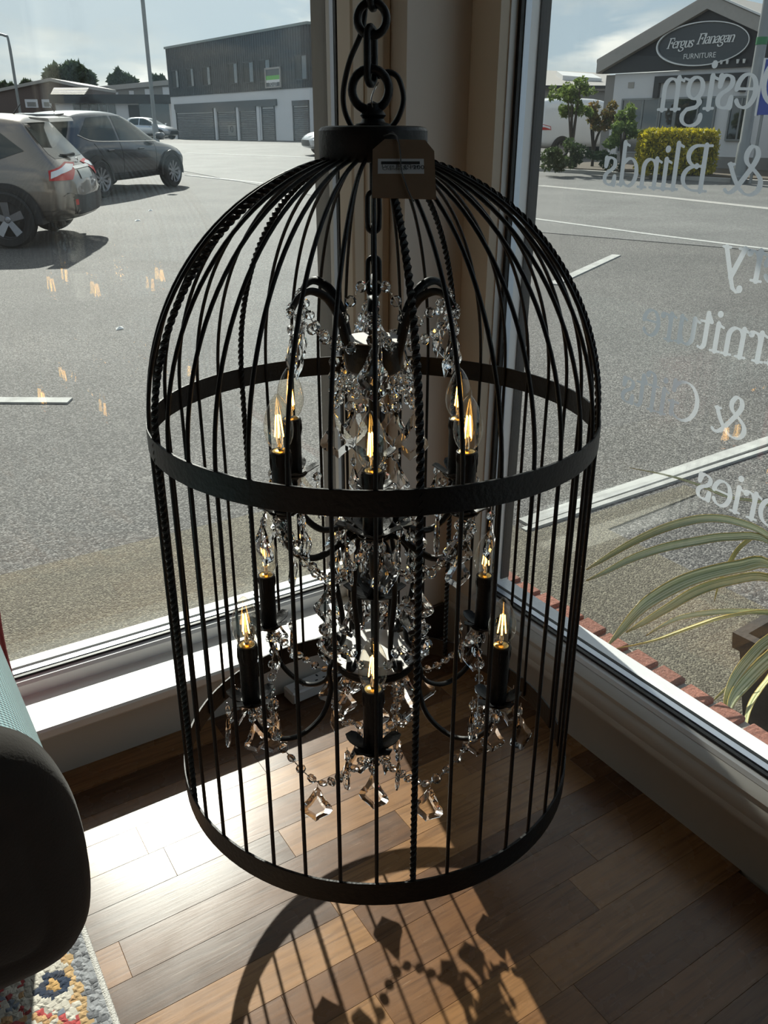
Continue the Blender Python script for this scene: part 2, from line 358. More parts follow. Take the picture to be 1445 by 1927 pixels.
def glyph_mesh(ch, s, fn, d0, d1, thin=.065, thick=.20, shear=0):
    adv, strokes, dots = glyph(ch); mb = MB()
    for st in strokes:
        pts = [Vector((x+shear*y, y)) for x, y in st]
        if len(pts) > 5 and len(pts) < 26 and ch in 's&':
            pts = [Vector((p.x, p.y)) for p in spline([(p.x, p.y, 0) for p in pts], 4)]
        L = []; Rr = []
        for i, p in enumerate(pts):
            d = (pts[min(i+1, len(pts)-1)]-pts[max(i-1, 0)])
            if d.length < 1e-6: d = Vector((0, 1))
            d.normalize(); nib = Vector((cos(.2), sin(.2)))
            w = thin+(thick-thin)*abs(d.x*nib.y-d.y*nib.x)**1.3
            nn = Vector((-d.y, d.x))*w*.5; L.append(p+nn); Rr.append(p-nn)
        k = len(pts); vs = [fn(q.x*s, q.y*s, d0) for q in L+Rr]+[fn(q.x*s, q.y*s, d1) for q in L+Rr]
        fs = []
        for i in range(k-1):
            fs += [(i, i+1, k+i+1, k+i), (2*k+i, 3*k+i, 3*k+i+1, 2*k+i+1), (i, 2*k+i, 2*k+i+1, i+1), (k+i, k+i+1, 3*k+i+1, 3*k+i)]
        fs += [(0, k, 3*k, 2*k), (k-1, 3*k-1, 4*k-1, 2*k-1)]
        mb.add(vs, fs)
    for x, y in dots:
        mb.prism([(s*(x+shear*y+.12*cos(a)), s*(y+.12*sin(a))) for a in [2*pi*i/10 for i in range(10)]], fn, d0, d1)
    return adv, mb

# ================================================================== the room
fl = MB(); fl.box((-3.2, -3.2, -.12), (1.09, 1.425, -.0205)); fl.box((-3.2, -3.2, -.03), (-1.25, 1.425, 0)); fl.box((-1.25, -3.2, -.03), (1.09, -.62, 0))
floor = struct('floor', fl, M['wood'])
def plank_shape(L, w):
    mb = MB(); mb.bbox((0, 0, -.02), (L-.00015, w-.0002, 0), .0004); return mb.mesh('plank', M['wood'])
PW = .0728; lens = [.46, .52, .58, .39]; pmesh = [plank_shape(l, PW) for l in lens]
row = 0; y = 1.425-PW
while y > -.62:
    x = -1.25-random.random()*.35
    while x < 1.09:
        k = random.randrange(4); L = lens[k]
        if x < -1.25 or x+L > 1.09:                             # cut boards at either end
            x0, x1 = max(x, -1.25), min(x+L, 1.09)
            if x1-x0 > .02: o = link('plank', plank_shape(x1-x0, PW), floor); o.location = (x0, y, 0)
        else:
            o = link('plank', pmesh[k], floor); o.location = (x, y, 0)
        x += L
    y -= PW; row += 1

wl = MB(); wl.box((-3.2, 1.425, -.5), (.955, 1.60, .106)); wl.box((-3.2, 1.425, .106), (-2.3, 1.62, 2.5)); wl.box((-2.3, 1.425, 2.25), (1.2, 1.62, 2.5))
wall_left = struct('wall_left', wl, M['cream'])
sil = MB(); sil.prism([(1.40, .112), (1.403, .107), (1.425, .105), (1.532, .105), (1.532, .13), (1.406, .13), (1.401, .126)], lambda u, v, d: (d, u, v), -2.3, .955)
struct('trim_1', sil, M['sill'])['label'] = 'white window board along the left window'
wr = MB(); wr.box((1.09, -3.2, -.5), (1.24, 1.425, .10)); wr.box((1.09, -3.2, .10), (1.24, -2.1, 2.5)); wr.box((1.09, -2.1, 2.25), (1.24, 1.425, 2.5))
wall_right = struct('wall_right', wr, M['cream'])
og = MB(); og.prism([(1.0885, .0), (1.0885, .092), (1.0845, .097), (1.0835, .106), (1.088, .113), (1.0865, .122), (1.0915, .134), (1.099, .139), (1.1, .147), (1.109, .153), (1.1215, .156), (1.1215, .09), (1.0905, .0)], lambda u, v, d: (u, d, v), -2.1, 1.4245)
struct('baseboard_right', og, M['cream'], 40)
# boxed pillar in the corner between the windows
pil = MB(); pil.box((.955, 1.425, -.5), (1.1, 1.60, 2.5)); pil.box((1.1, 1.425, -.5), (1.2, 1.6, 2.5))
pillar = struct('wall_corner', pil, M['pillar'])
a = MB(); a.bbox((.868, 1.476, .13), (.9545, 1.53, 2.25), .004); a.bbox((.895, 1.470, .13), (.935, 1.4765, 2.25), .003); a.build('architrave', M['tanpaint'], pillar)
a = MB(); a.box((1.1, 1.341, .10), (1.166, 1.4245, 2.5)); a.build('reveal', M['tanpaint'], pillar)
a = MB(); a.box((.885, 1.552, -.5), (.955, 1.6, 2.5)); a.build('corner_post', M['cream'], pillar)
a = MB(); a.bbox((.956, 1.4165, 0), (1.085, 1.4245, .10), .002); a.build('shade_strip', M['darkshade'], pillar)  # dark strip over the pillar foot, standing in for the shade there
a = MB(); a.box((.885, 1.601, -.5), (1.3, 1.66, 2.6)); a.box((1.201, 1.43, -.5), (1.3, 1.60, 2.6)); a.build('outer_corner', M['plaster'], pillar)
struct('ceiling', MB().box((-3.3, -3.3, 2.5), (1.3, 1.66, 2.6)), M['plaster'])
struct('wall_back', MB().box((-3.3, -3.3, -.1), (1.24, -3.2, 2.5)), M['plaster'])
struct('wall_far_left', MB().box((-3.3, -3.2, -.1), (-3.2, 1.62, 2.5)), M['plaster'])

fa = MB(); fa.box((-3.3, 1.62, 2.22), (1.98, 2.32, 2.9)); struct('sky_blocker', fa, M['plaster'])['label'] = 'added overhang above the left window outside, cutting high sky light'  # overhang added to keep high sky light out of the room
def window(name, P, L0, L1, zb, zt, label, glass_out):
    """P(along, depth, z) -> world; depth 0 at the inner frame face, growing outwards"""
    w = tag(bpy.data.objects.new(name, None), label, None, None, 'structure'); COL.objects.link(w)
    fr = MB()
    def bar(mb, poly, a, b): mb.prism(poly, lambda u, v, d: P(d, u, v), a, b)
    bar(fr, [(0, zb-.03), (0, zb+.026), (.006, zb+.032), (.018, zb+.034), (.018, zb-.03)], L0, L1)
    bar(fr, [(0, zt-.04), (0, zt), (.018, zt), (.018, zt-.04)], L0, L1)
    for (a, b) in ((L0, L0+.05), (L1-.028, L1+.002)): bar(fr, [(0, zb), (0, zt), (.018, zt), (.018, zb)], a, b)
    fr.build('inner_frame', M['pvc'], w)
    g = MB(); bar(g, [(.016, zb+.033), (.016, zb+.039), (.0235, zb+.039), (.0235, zb+.03)], L0, L1)
    bar(g, [(.0165, zb+.03), (.0165, zt-.03), (.0235, zt-.03), (.0235, zb+.03)], L1-.036, L1-.026); g.build('gasket', M['gasket'], w)
    sp_ = MB(); bar(sp_, [(.029, zb+.028), (.029, zb+.039), (.043, zb+.039), (.043, zb+.028)], L0, L1-.03)
    bar(sp_, [(.029, zb+.03), (.029, zt), (.043, zt), (.043, zb+.03)], L1-.034, L1-.026); sp_.build('spacer_bar', M['alu'], w)
    i = MB(); bar(i, [(.0240, zb+.02), (.0240, zt-.02), (.0278, zt-.02), (.0278, zb+.02)], L0+.02, L1-.01); i.build('inner_pane', M['pane_in'], w)
    i = MB(); bar(i, [(.0440, zb+.02), (.0440, zt-.02), (.0478, zt-.02), (.0478, zb+.02)], L0+.02, L1-.01); i.build('outer_pane', glass_out, w)
    o = MB(); bar(o, [(.0485, zb-.03), (.0485, zb+.042), (.056, zb+.041), (.103, zb+.026), (.103, zb-.03)], L0, L1+.03)
    bar(o, [(.0485, zb), (.0485, zt), (.098, zt), (.098, zb)], L1-.022, L1+.03); bar(o, [(.0485, zt-.05), (.0485, zt), (.098, zt), (.098, zt-.05)], L0, L1); o.build('outer_frame', M['pvc'], w)
    return w
wa = window('window_1', lambda a, d, z: (a, 1.530+d, z), -2.3, .912, .13, 2.25, 'left shop window with white frame, facing the car park', M['pane_out'])
wb = window('window_2', lambda a, d, z: (1.122+d, a, z), -2.1, 1.3665, .131, 2.25, 'right shop window with mirrored white lettering', M['pane_out_r'])
bs = MB(); bs.box((1.196, 1.3405, .17), (1.2195, 1.3443, 2.25)); bs.build('outer_seal', M['gasket'], wb)
# vinyl lettering on the outside of the right window: read from the street, mirrored from here
def flat_glyph(ch, s, thin=.075, thick=.21):
    adv, strokes, dots = glyph(ch); SG = []
    for st in strokes:
        pts = [Vector(p) for p in st]
        if len(pts) > 5 and ch in 's&' and len(pts) < 26: pts = [Vector((p.x, p.y)) for p in spline([(p.x, p.y, 0) for p in pts], 4)]
        W = []
        for i, p in enumerate(pts):
            d = pts[min(i+1, len(pts)-1)]-pts[max(i-1, 0)]; d = d.normalized() if d.length > 1e-6 else Vector((0, 1))
            W.append(.5*(thin+(thick-thin)*abs(d.x*.199-d.y*.98)**1.3))
        SG += [(pts[i], pts[i+1], W[i], W[i+1]) for i in range(len(pts)-1)]
    SG += [(Vector(p), Vector(p)+Vector((.001, 0)), .125, .125) for p in dots]
    h = .028; nx, ny = int((adv+.5)/h)+2, int(2.4/h)+2; gx = -.25+h*np.arange(nx); gy = -.65+h*np.arange(ny); X, Y = np.meshgrid(gx, gy, indexing='ij'); F = np.full(X.shape, 9.0)
    for p, q, w0, w1 in SG:
        dx, dy = q.x-p.x, q.y-p.y; t = np.clip(((X-p.x)*dx+(Y-p.y)*dy)/max(dx*dx+dy*dy, 1e-9), 0, 1); F = np.minimum(F, np.hypot(X-p.x-t*dx, Y-p.y-t*dy)-(w0+(w1-w0)*t))
    mb = MB(); I = F < 0
    for i in range(nx-1):
        for j in range(ny-1):
            c = [(i, j), (i+1, j), (i+1, j+1), (i, j+1)]; n_in = sum(bool(I[q]) for q in c)
            if n_in == 0: continue
            poly = []
            for k in range(4):
                a_, b_ = c[k], c[(k+1) % 4]; fa, fb = F[a_], F[b_]
                if fa < 0: poly.append((gx[a_[0]]*s, gy[a_[1]]*s))
                if (fa < 0) != (fb < 0): t = fa/(fa-fb); poly.append(((gx[a_[0]]+(gx[b_[0]]-gx[a_[0]])*t)*s, (gy[a_[1]]+(gy[b_[1]]-gy[a_[1]])*t)*s))
            if len(poly) >= 3: o_ = len(mb.v); mb.v += [(0, u, v) for u, v in poly]; mb.f.append(tuple(range(o_, o_+len(poly))))
    me = mb.mesh('letter', M['vinyl']); bm = bmesh.new(); bm.from_mesh(me); bmesh.ops.remove_doubles(bm, verts=bm.verts, dist=1e-7); bm.to_mesh(me); bm.free(); return adv, me
GLY = {}
def write_window(text, yend, zbase, s=.0435):
    w = sum(glyph(c)[0] if c != ' ' else .62 for c in text)*s; u = yend-w
    for c in text:
        if c == ' ': u += .62*s; continue
        if c not in GLY: GLY[c] = flat_glyph(c, s)
        adv, me = GLY[c]; o = link('letter', me, wb); o.location = (1.1702, u, zbase); u += adv*s
for txt, ye, zb in (('Design', 1.02, 1.196), ('& Blinds', 1.122, 1.079), ('Upholstery', .852, .958), ('Furniture', .992, .840), ('& Gifts', 1.02, .711), ('Accessories', .828, .588)):
    write_window(txt, ye, zb)

# brick sills outside
def brick_sill(name, P, a0, a1):
    base = MB(); base.prism([(0, -.6), (0, .004), (.212, .0), (.212, -.095), (.14, -.095), (.14, -.6)], lambda u, v, d: P(d, u, v), a0, a1)
    w = struct(name, base, M['mortar'])
    bm_ = [MB().bbox((-.0335, 0, -.118), (.0335, .215+e, .012), .004) for e in (0, .003, -.004)]
    ms = [b.mesh('brick', M['brick']) for b in bm_]
    n = int((a1-a0)/.0815)
    for i in range(n):
        a = a0+.0815*(i+.5); o = link('brick', random.choice(ms), w)
        p0 = Vector(P(a, 0, 0)); px_ = (Vector(P(a+1, 0, 0))-p0); py_ = (Vector(P(a, 1, 0))-p0); px_ = -px_ if px_.cross(py_).z < 0 else px_
        r3 = Matrix((px_, py_, px_.cross(py_))).transposed().to_4x4()
        o.matrix_world = Matrix.Translation(p0+Vector((0, 0, random.uniform(-.002, .003)))) @ r3 @ Matrix.Rotation(random.uniform(-.02, .02), 4, 'Z')
brick_sill('wall_sill_left', lambda a, u, v: (a, 1.668+u-.035, v), -.75, 1.22)
brick_sill('wall_sill_right', lambda a, u, v: (1.2405+u-.010, a, v), -.35, 1.62)

# ================================================================== the street
def hstrip(name, D0, D1, lat0, lat1, m, n=1):
    mb = MB(); vs = []; Ds = [D0+(D1-D0)*i/n for i in range(n+1)]
    for D in Ds:
        for l in (lat0, lat1): p = lf(l, D); vs.append((p[0], p[1], gz(D)))
    mb.add(vs, [(2*i, 2*i+1, 2*i+3, 2*i+2) for i in range(n)]); return mb
g = MB(); vs = []; lats = [-160, 120]
Dl = [.2, 3, 46, 260]
for D in Dl:
    for l in lats: p = lf(l, D); vs.append((p[0], p[1], gz(D)))
g.add(vs, [(2*i, 2*i+1, 2*i+3, 2*i+2) for i in range(3)])
car_park = struct('car_park', g, M['asphalt'])
def slab(poly, h0, h1):                                           # polygon draped on the ground, raised h1 above it
    mb = MB(); n = len(poly)
    vs = [(x, y, gat(x, y)+h0) for x, y in poly]+[(x, y, gat(x, y)+h1) for x, y in poly]
    mb.add(vs, [tuple(range(n))[::-1], tuple(range(n, 2*n))]+[(i, (i+1) % n, n+(i+1) % n, n+i) for i in range(n)]); return mb
def hp(*pts): return [tuple(lf(l, D)[:2]) for l, D in pts]
rd = slab(hp((-60, 27.6), (-6, 26.2), (1.5, 13.6), (6.4, 10.4), (14, 8.2), (16, 16.5), (6.0, 25.2), (-.5, 45.9), (-60, 45.9)), -.05, .008)
struct('road', rd, M['asphalt_road'])
struct('pavement', slab([(-4, 1.70), (1.34, 1.70), (1.34, 1.66), (1.46, 1.66), (1.46, -2), (2.62, -2), (2.62, 2.26), (3.3, 2.30), (3.3, 2.40), (2.3, 2.42), (2.2, 3.22), (-4, 3.24)], -.05, .006), M['concrete'])
def marking(pa, pb, w, parent=car_park, m=None):
    a, b = atg(*pa), atg(*pb); d = (b-a)[:2]; d = d/np.linalg.norm(d); n = np.array([-d[1], d[0]])*w/2
    slab([tuple(a[:2]+n), tuple(b[:2]+n), tuple(b[:2]-n), tuple(a[:2]-n)], -.02, .0125).build('line_marking', m or M['linepaint'], parent)
marking((-60, 755), (132, 756), .10); marking((1040, 536), (1160, 481), .11); marking((1000, 412), (1230, 443), .12); marking((1230, 443), (1460, 472), .12)
marking((985, 986), (1460, 826), .07); marking((985, 1000), (1460, 842), .03)
marking((352, 330), (500, 346), .15); marking((350, 288), (600, 297), .2); marking((1015, 350), (1240, 371), .3, m=M['kerb']); marking((1240, 371), (1460, 395), .3, m=M['kerb'])
# far kerb and planting bed on the right
bed = MB(); a, b = atg(1000, 322), atg(1500, 352); d = (b-a)[:2]; d /= np.linalg.norm(d); nn = np.array([-d[1], d[0]])
if nn @ HD < 0: nn = -nn
P4 = [a[:2], b[:2], b[:2]+nn*3.4, a[:2]+nn*3.4]
tb = slab([tuple(p) for p in P4], -.05, .10); struct('kerb', tb, M['kerb'])
M['soil'] = mat('dark_soil', (.09, .07, .05), .9, var=.4, bump=.5)
struct('planting_bed', slab([tuple(P4[0]+nn*.25), tuple(P4[1]+nn*.25), tuple(P4[2]-nn*.1), tuple(P4[3]-nn*.1)], .05, .13), M['soil'])

# ================================================================== birdcage chandelier
ZB = .238
ch = empty('birdcage_chandelier', (.5679, .9137, ZB), label='black iron birdcage chandelier hung with crystals, twelve candle bulbs lit', cat='chandelier')
axz = Vector((.0052, .0117, 1)).normalized(); axx = Vector((RT[0], RT[1], 0)); axx = (axx-axz*axx.dot(axz)).normalized(); axy = axz.cross(axx)
ch.rotation_euler = Matrix((axx, axy, axz)).transposed().to_euler()
bpy.context.view_layer.update()
def A(deg, r, z): a = radians(deg); return (r*sin(a), -r*cos(a), z-ZB)       # angle from the viewer's side towards the right; z above the floor
def band(name, R, z0, z1, th=.0032):
    MB().lathe([(R-th, z0-ZB), (R-.0004, z0-ZB), (R, z0-ZB+.0006), (R, z1-ZB-.0006), (R-.0004, z1-ZB), (R-th, z1-ZB), (R-th, z0-ZB)], 96, cap=False).build(name, M['black'], ch, 30)
band('middle_band', .3, .7930, .8232); band('lower_band', .304, .2381, .2752)
cpos = [(.0, 1.168), (.056, 1.168), (.0625, 1.1665), (.065, 1.163), (.065, 1.1335), (.063, 1.130), (.060, 1.129), (.058, 1.1300), (.058, 1.160), (0, 1.160)]
MB().lathe([(r, z-ZB) for r, z in cpos], 48).build('collar', M['black'], ch, 30)
def barpath(deg):
    pts = [A(deg, .2995-.003*t, .245+(.81-.245)*t) for t in [i/6 for i in range(7)]]
    for i in range(1, 25):
        t = radians(79*i/24); pts.append(A(deg, .2965*cos(t)+.0, .81+.328*sin(t)))
    return pts
def resample(pts, step):
    P = [Vector(p) for p in pts]; out = [P[0]]; acc = 0
    for a, b in zip(P, P[1:]):
        L = (b-a).length; n = max(1, int(L/step))
        out += [a.lerp(b, (i+1)/n) for i in range(n)]
    return out
plain = MB().tube(barpath(0), .0026, 7).mesh('cage_bar', M['black'], 60)
twist = MB().tube(resample(barpath(0), .0026), .0045, 4, twist=165.0).mesh('twisted_bar', M['black'], 20)
for k in range(40):
    deg = 1+9*k; tw = k % 8 == 1
    o = link('twisted_bar' if tw else 'cage_bar', twist if tw else plain, ch); o.rotation_euler = (0, 0, radians(deg))
# finial, chain and flex above the collar
MB().lathe([(.021, .9298), (.021, .9325), (.015, .934), (.0125, .938), (.0155, .942), (.0125, .946), (.009, .949), (.0075, .954), (0, .957)], 24).build('finial', M['black'], ch, 50)
lz = 1.207-ZB; rz90 = Matrix.Rotation(pi/2, 4, 'Z')
MB().torus(.0215, .0052, (-.003, 0, lz)).build('chain_ring', M['black'], ch, 60)
def oval(c, L, w, r, rot, name='chain_link'):
    pts = []
    for i in range(24):
        a = 2*pi*i/24; p = Vector((w*cos(a), 0, (L-w)*(1 if sin(a) > 0 else -1)*(abs(sin(a))**.01 > 0)+w*sin(a)));
        if abs(sin(a)) < 1e-6: p.z = 0
        pts.append(rot @ p+Vector(c))
    return MB().tube(pts, r, 7, closed=True).build(name, M['black'], ch, 60)
oval((-.0025, 0, 1.2415-ZB), .029, .0085, .0043, Matrix.Rotation(radians(62), 4, 'Z'))
MB().torus(.0165, .0048, (-.001, 0, 1.2785-ZB)).build('chain_ring', M['black'], ch, 60)
zc = 1.318; i = 0
while zc < 2.46:
    if i % 2 == 0: oval((0, 0, zc-ZB), .029, .0085, .0043, Matrix.Rotation(radians(70), 4, 'Z')); zc += .0385
    else: MB().torus(.0165, .0048, (0, 0, zc-ZB)).build('chain_ring', M['black'], ch, 60); zc += .0395
    i += 1
MB().lathe([(.05, 2.499-ZB), (.05, 2.488-ZB), (.02, 2.475-ZB), (.006, 2.465-ZB), (0, 2.455-ZB)][::-1], 24).build('ceiling_rose', M['black'], ch, 50)
fx = lambda L: [(x, y_, z-ZB) for x, y_, z in L]
MB().tube(spline(fx([(-.024, .02, 1.163), (-.034, .016, 1.185), (-.035, .014, 1.208), (-.027, .012, 1.238), (-.013, .014, 1.268), (-.007, .015, 1.30), (.004, .016, 1.36), (-.006, .016, 1.5), (.005, .016, 1.75), (-.005, .016, 2.1), (0, .014, 2.47)]), 8), .0034, 8).build('flex', M['cable'], ch, 60)
MB().tube(spline(fx([(.018, .02, 1.163), (.030, .016, 1.178), (.036, .012, 1.198), (.030, .010, 1.219), (.018, .012, 1.226), (.006, .014, 1.222), (-.001, .016, 1.232), (-.004, .016, 1.262)]), 8), .0034, 8).build('flex', M['cable'], ch, 60)
MB().tube(spline(fx([(-.0005, -.012, 1.188), (-.0015, -.0135, 1.198), (.003, -.0145, 1.208), (.0065, -.0135, 1.214)]), 6), .0009, 6).build('snap_hook', M['chrome'], ch, 60)
# chain and central stem inside the cage
MB().tube([(0, 0, 1.160-ZB), (0, 0, 1.094-ZB)], .0045, 8).build('stem', M['black'], ch, 60)
zc = 1.072
for i in range(4):
    oval((0, 0, zc-ZB), .0235, .0075, .0032, Matrix.Rotation(radians(12 if i % 2 == 0 else 88), 4, 'Z')); zc -= .0385
MB().lathe([(0, .935-ZB), (.006, .933-ZB), (.0085, .927-ZB), (.006, .922-ZB), (.0055, .914-ZB)][::-1], 16).build('loop_nut', M['black'], ch, 50)
M['lid'] = mat('white_enamel_lid', (.66, .63, .60), .5, var=.06)
def drum(R, z0, z1, name='hub_drum'):
    MB().lathe([(0, z0-ZB), (R*.8, z0-ZB), (R*.93, z0-ZB+.004), (R*.97, z0-ZB+.008), (R*.97, z1-ZB-.005), (R, z1-ZB-.003), (R, z1-ZB), (R*.985, z1-ZB+.0004), (0, z1-ZB+.0004)], 40).build(name, M['black'], ch, 30)
    MB().lathe([(0, z1-ZB+.0006), (R*.98, z1-ZB+.0006), (R*.98, z1-ZB+.0022), (0, z1-ZB+.0022)], 40).build('drum_lid', M['lid'], ch, 30)['label'] = 'white lid disc on top of the black hub'
drum(.040, .872, .914)
MB().lathe([(0, .8715-ZB), (.0075, .8715-ZB), (.0075, .70-ZB), (.011, .69-ZB), (.014, .675-ZB), (.010, .66-ZB), (.009, .64-ZB), (.0065, .60-ZB), (.0065, .545-ZB), (.010, .535-ZB), (.0065, .525-ZB), (.0065, .4295-ZB), (0, .4295-ZB)][::-1], 20).build('column', M['black'], ch, 40)
drum(.066, .408, .4285)
MB().lathe([(0, .40-ZB-.03), (.008, .372-ZB), (.016, .385-ZB), (.02, .4075-ZB), (0, .4075-ZB)], 20).build('hub_finial', M['black'], ch, 40)
def petal(deg, r0, r1, z0, z1, w, c=(0, 0)):
    """one curled leaf of a cup"""
    mb = MB(); vs = []; n = 7; a = radians(deg)
    er = Vector((sin(a), -cos(a), 0)); et = Vector((cos(a), sin(a), 0)); C0 = Vector((c[0], c[1], 0))
    for i in range(n):
        t = i/(n-1); r = r0+(r1-r0)*t; z = z0+(z1-z0)*(t**1.6) - (.004*max(0, t-.8)/.2)
        ww = w*(.45+1.3*t-1.0*t*t-.72*max(0, t-.75)/.25*t)
        for s_, dz in ((-1, .35), (-.45, .05), (0, -.12), (.45, .05), (1, .35)):
            vs.append(C0+er*r+et*(ww*.5*s_)+Vector((0, 0, z-ZB+dz*ww*.3)))
    k = len(vs); top = [v+Vector((0, 0, .0013)) for v in vs]; fs = []
    for i in range(n-1):
        for j in range(4):
            q = (i*5+j, i*5+j+1, i*5+j+6, i*5+j+5); fs += [q, tuple(x+k for x in q[::-1])]
    for i in range(n-1): fs += [(i*5, i*5+5, k+i*5+5, k+i*5), (i*5+4, k+i*5+4, k+i*5+9, i*5+9)]
    fs += [tuple((n-1)*5+j for j in range(5))+tuple(k+(n-1)*5+j for j in range(4, -1, -1))]
    return mb.add(vs+top, fs)
for z, r1, w, dz, dg in ((.638, .062, .036, .026, 0), (.528, .047, .03, .022, 30), (.70, .03, .018, .012, 0)):
    for k in range(6): petal(60*k+dg, .008, r1, z, z+dz, w).build('cup_leaf', M['black'], ch, 50)

# -- crystals (shared meshes)
def bead_mesh():
    r = .0076; mb = MB(); n = 8; prof = [(0, -.0036), (r*.6, -.0036), (r, -.0008), (r, .0008), (r*.6, .0036), (0, .0036)]
    mb.lathe(prof, n, axis=Matrix.Rotation(pi/2, 4, 'X')); return mb.mesh('crystal_bead', M['crystal'])
BEAD = bead_mesh(); BEADS = []
def pend_mesh(h, w, th, name):
    """French-cut pendant: ogee outline, ridge and table facets; hangs from (0,0,0)"""
    out = [(0, 0), (.10, -.10), (.17, -.22), (.30, -.40), (.46, -.55), (.50, -.66), (.42, -.76), (.24, -.85), (.10, -.93), (0, -1.0)]
    rim = [(x*w, z*h) for x, z in out]+[(-x*w, z*h) for x, z in out[-2:0:-1]]
    n = len(rim); ins = [(x*.55, -.60*h+(z+.60*h)*.55) for x, z in rim]
    vs = [(x, -th*.18, z) for x, z in rim]+[(x, th*.18, z) for x, z in rim]+[(x, -th*.5, z) for x, z in ins]+[(x, th*.5, z) for x, z in ins]
    fs = []
    for i in range(n):
        j = (i+1) % n
        fs += [(i, j, n+j, n+i)[::-1], (i, j, 2*n+j, 2*n+i), (n+i, 3*n+i, 3*n+j, n+j)]
    fs += [tuple(range(2*n, 3*n)), tuple(range(3*n, 4*n))]
    mb = MB().add(vs, fs); me = mb.mesh(name, M['crystal'])
    bm = bmesh.new(); bm.from_mesh(me); bmesh.ops.recalc_face_normals(bm, faces=bm.faces); bm.to_mesh(me); bm.free(); return me
PEND = pend_mesh(.058, .041, .0072, 'crystal_pendant'); PENDS = pend_mesh(.050, .035, .0064, 'crystal_pendant'); PENDL = pend_mesh(.066, .048, .0082, 'crystal_pendant')
PRISM = pend_mesh(.060, .014, .008, 'crystal_prism')
WIREM = mat('silver_wire', (.55, .52, .48), .3, 1, var=.05)
def rosette():
    mb = MB(); n = 10
    for k in range(n):
        a = 2*pi*k/n; c = Vector((.0075*cos(a), 0, .0075*sin(a)))
        bm_ = [(0, -.003), (.0032, 0), (0, .003)]
        mb.lathe(bm_, 6, c=c, axis=Matrix.Rotation(pi/2, 4, 'X'))
    mb.lathe([(0, -.006), (.0045, -.002), (.0045, .002), (0, .006)], 8, axis=Matrix.Rotation(pi/2, 4, 'X'))
    return mb.mesh('crystal_rosette', M['crystal'])
ROS = rosette()
def rosette_at(p, rz): o = link('crystal_rosette', ROS, ch); o.location = p; o.rotation_euler = (radians(random.uniform(-15, 15)), 0, rz)
def pendant(p, me, rz=None, bead=True, drop=.006):
    p = Vector(p); o = link('crystal_pendant' if me is not PRISM else 'crystal_prism', me, ch)
    z = p.z-drop-(.0155 if bead else 0)
    o.location = (p.x, p.y, z); o.rotation_euler = (radians(random.uniform(-9, 9)), radians(random.uniform(-5, 5)), (random.uniform(-.7, .7) if random.random() < .75 else random.uniform(0, pi)) if rz is None else rz)
    w = MB(); w.tube([(p.x, p.y, p.z), (p.x, p.y, z-.003)], .0005, 5); w.build('hanging_wire', WIREM, ch)
    if bead:
        BEADS.append((o, Vector((0, 0, .0078)), Matrix.Rotation(random.uniform(-1, 1), 3, 'Z')))
def strand(pts, pend=None, step=.0205):
    """beads on little wire rings along a path; pend: fraction along which a pendant hangs"""
    P = resample(spline(pts, 10), .002); L = [0]
    for a, b in zip(P, P[1:]): L.append(L[-1]+(b-a).length)
    tot = L[-1]; n = max(2, round(tot/step)); w = MB(); locs = []
    for i in range(n):
        s = (i+.5)/n*tot; k = min(range(len(L)), key=lambda q: abs(L[q]-s)); d = (P[min(k+2, len(P)-1)]-P[max(k-2, 0)]).normalized(); locs.append((P[k], d))
    w.tube([P[q] for q in range(0, len(P), 3)]+[P[-1]], .0006, 5)
    for i in range(n+1):
        s = i/n*tot; k = min(range(len(L)), key=lambda q: abs(L[q]-s)); d = (P[min(k+2, len(P)-1)]-P[max(k-2, 0)]).normalized()
        R = Vector((0, 0, 1)).rotation_difference(d).to_matrix().to_4x4(); w.torus(.0019, .0004, P[k], R, 8, 4)
    o = w.build('bead_strand', WIREM, ch)
    for p, d in locs:
        f = Vector((random.uniform(-.5, .5), -1, random.uniform(-.3, .3))); f = (f-d*f.dot(d)).normalized()
        xax = d.cross(f).normalized()
        BEADS.append((o, Vector(p), Matrix((xax, -f, xax.cross(-f))).transposed()))
    if pend is not None:
        me, fr = pend; k = min(range(len(L)), key=lambda q: abs(L[q]-fr*tot)); pendant(P[k]-Vector((0, 0, .004)), me, bead=False, drop=.006)

# -- top crooks with rosettes and drops
for k in range(6):
    d = 60*k
    pth = [A(d, .034, .885), A(d, .041, .915), A(d, .049, .945), A(d, .066, .972), A(d, .088, .983), A(d, .105, .977), A(d, .115, .963)]
    MB().tube(spline(pth, 7), [.0045]*43, 8, flat=(1.3, .7)).build('crook_arm', M['black'], ch, 60)
    rosette_at(A(d, .117, .962), radians(d))
    pendant(A(d, .1175, .952), PENDS if k % 2 else PEND, rz=radians(d+random.uniform(-30, 30)))
    pendant(A(d+5, .108, .955), PRISM)
    # swag crook -> drum -> next crook
    strand([A(d, .113, .958), A(d+12, .083, .928), A(d+25, .055, .912), A(d+30, .045, .918)])
    if k in (1, 5, 3): strand([A(d, .008, .988), A(d, .022, .980), A(d, .036, .962), A(d, .048, .935)], step=.0225)
    # drops from the drum rim
    if k in (1, 2, 3, 4): strand([A(d+30, .050, .915), A(d+30, .0535, .87), A(d+30, .054, .815)], None); pendant(A(d+30, .054, .815), PENDL, bead=False, drop=.002)
    strand([A(d+5, .041, .868), A(d+18, .048, .838), A(d+30, .046, .826), A(d+42, .048, .838), A(d+55, .041, .868)], step=.0225)
    if k % 2 == 0: pendant(A(d, .047, .918), PEND, rz=radians(d))
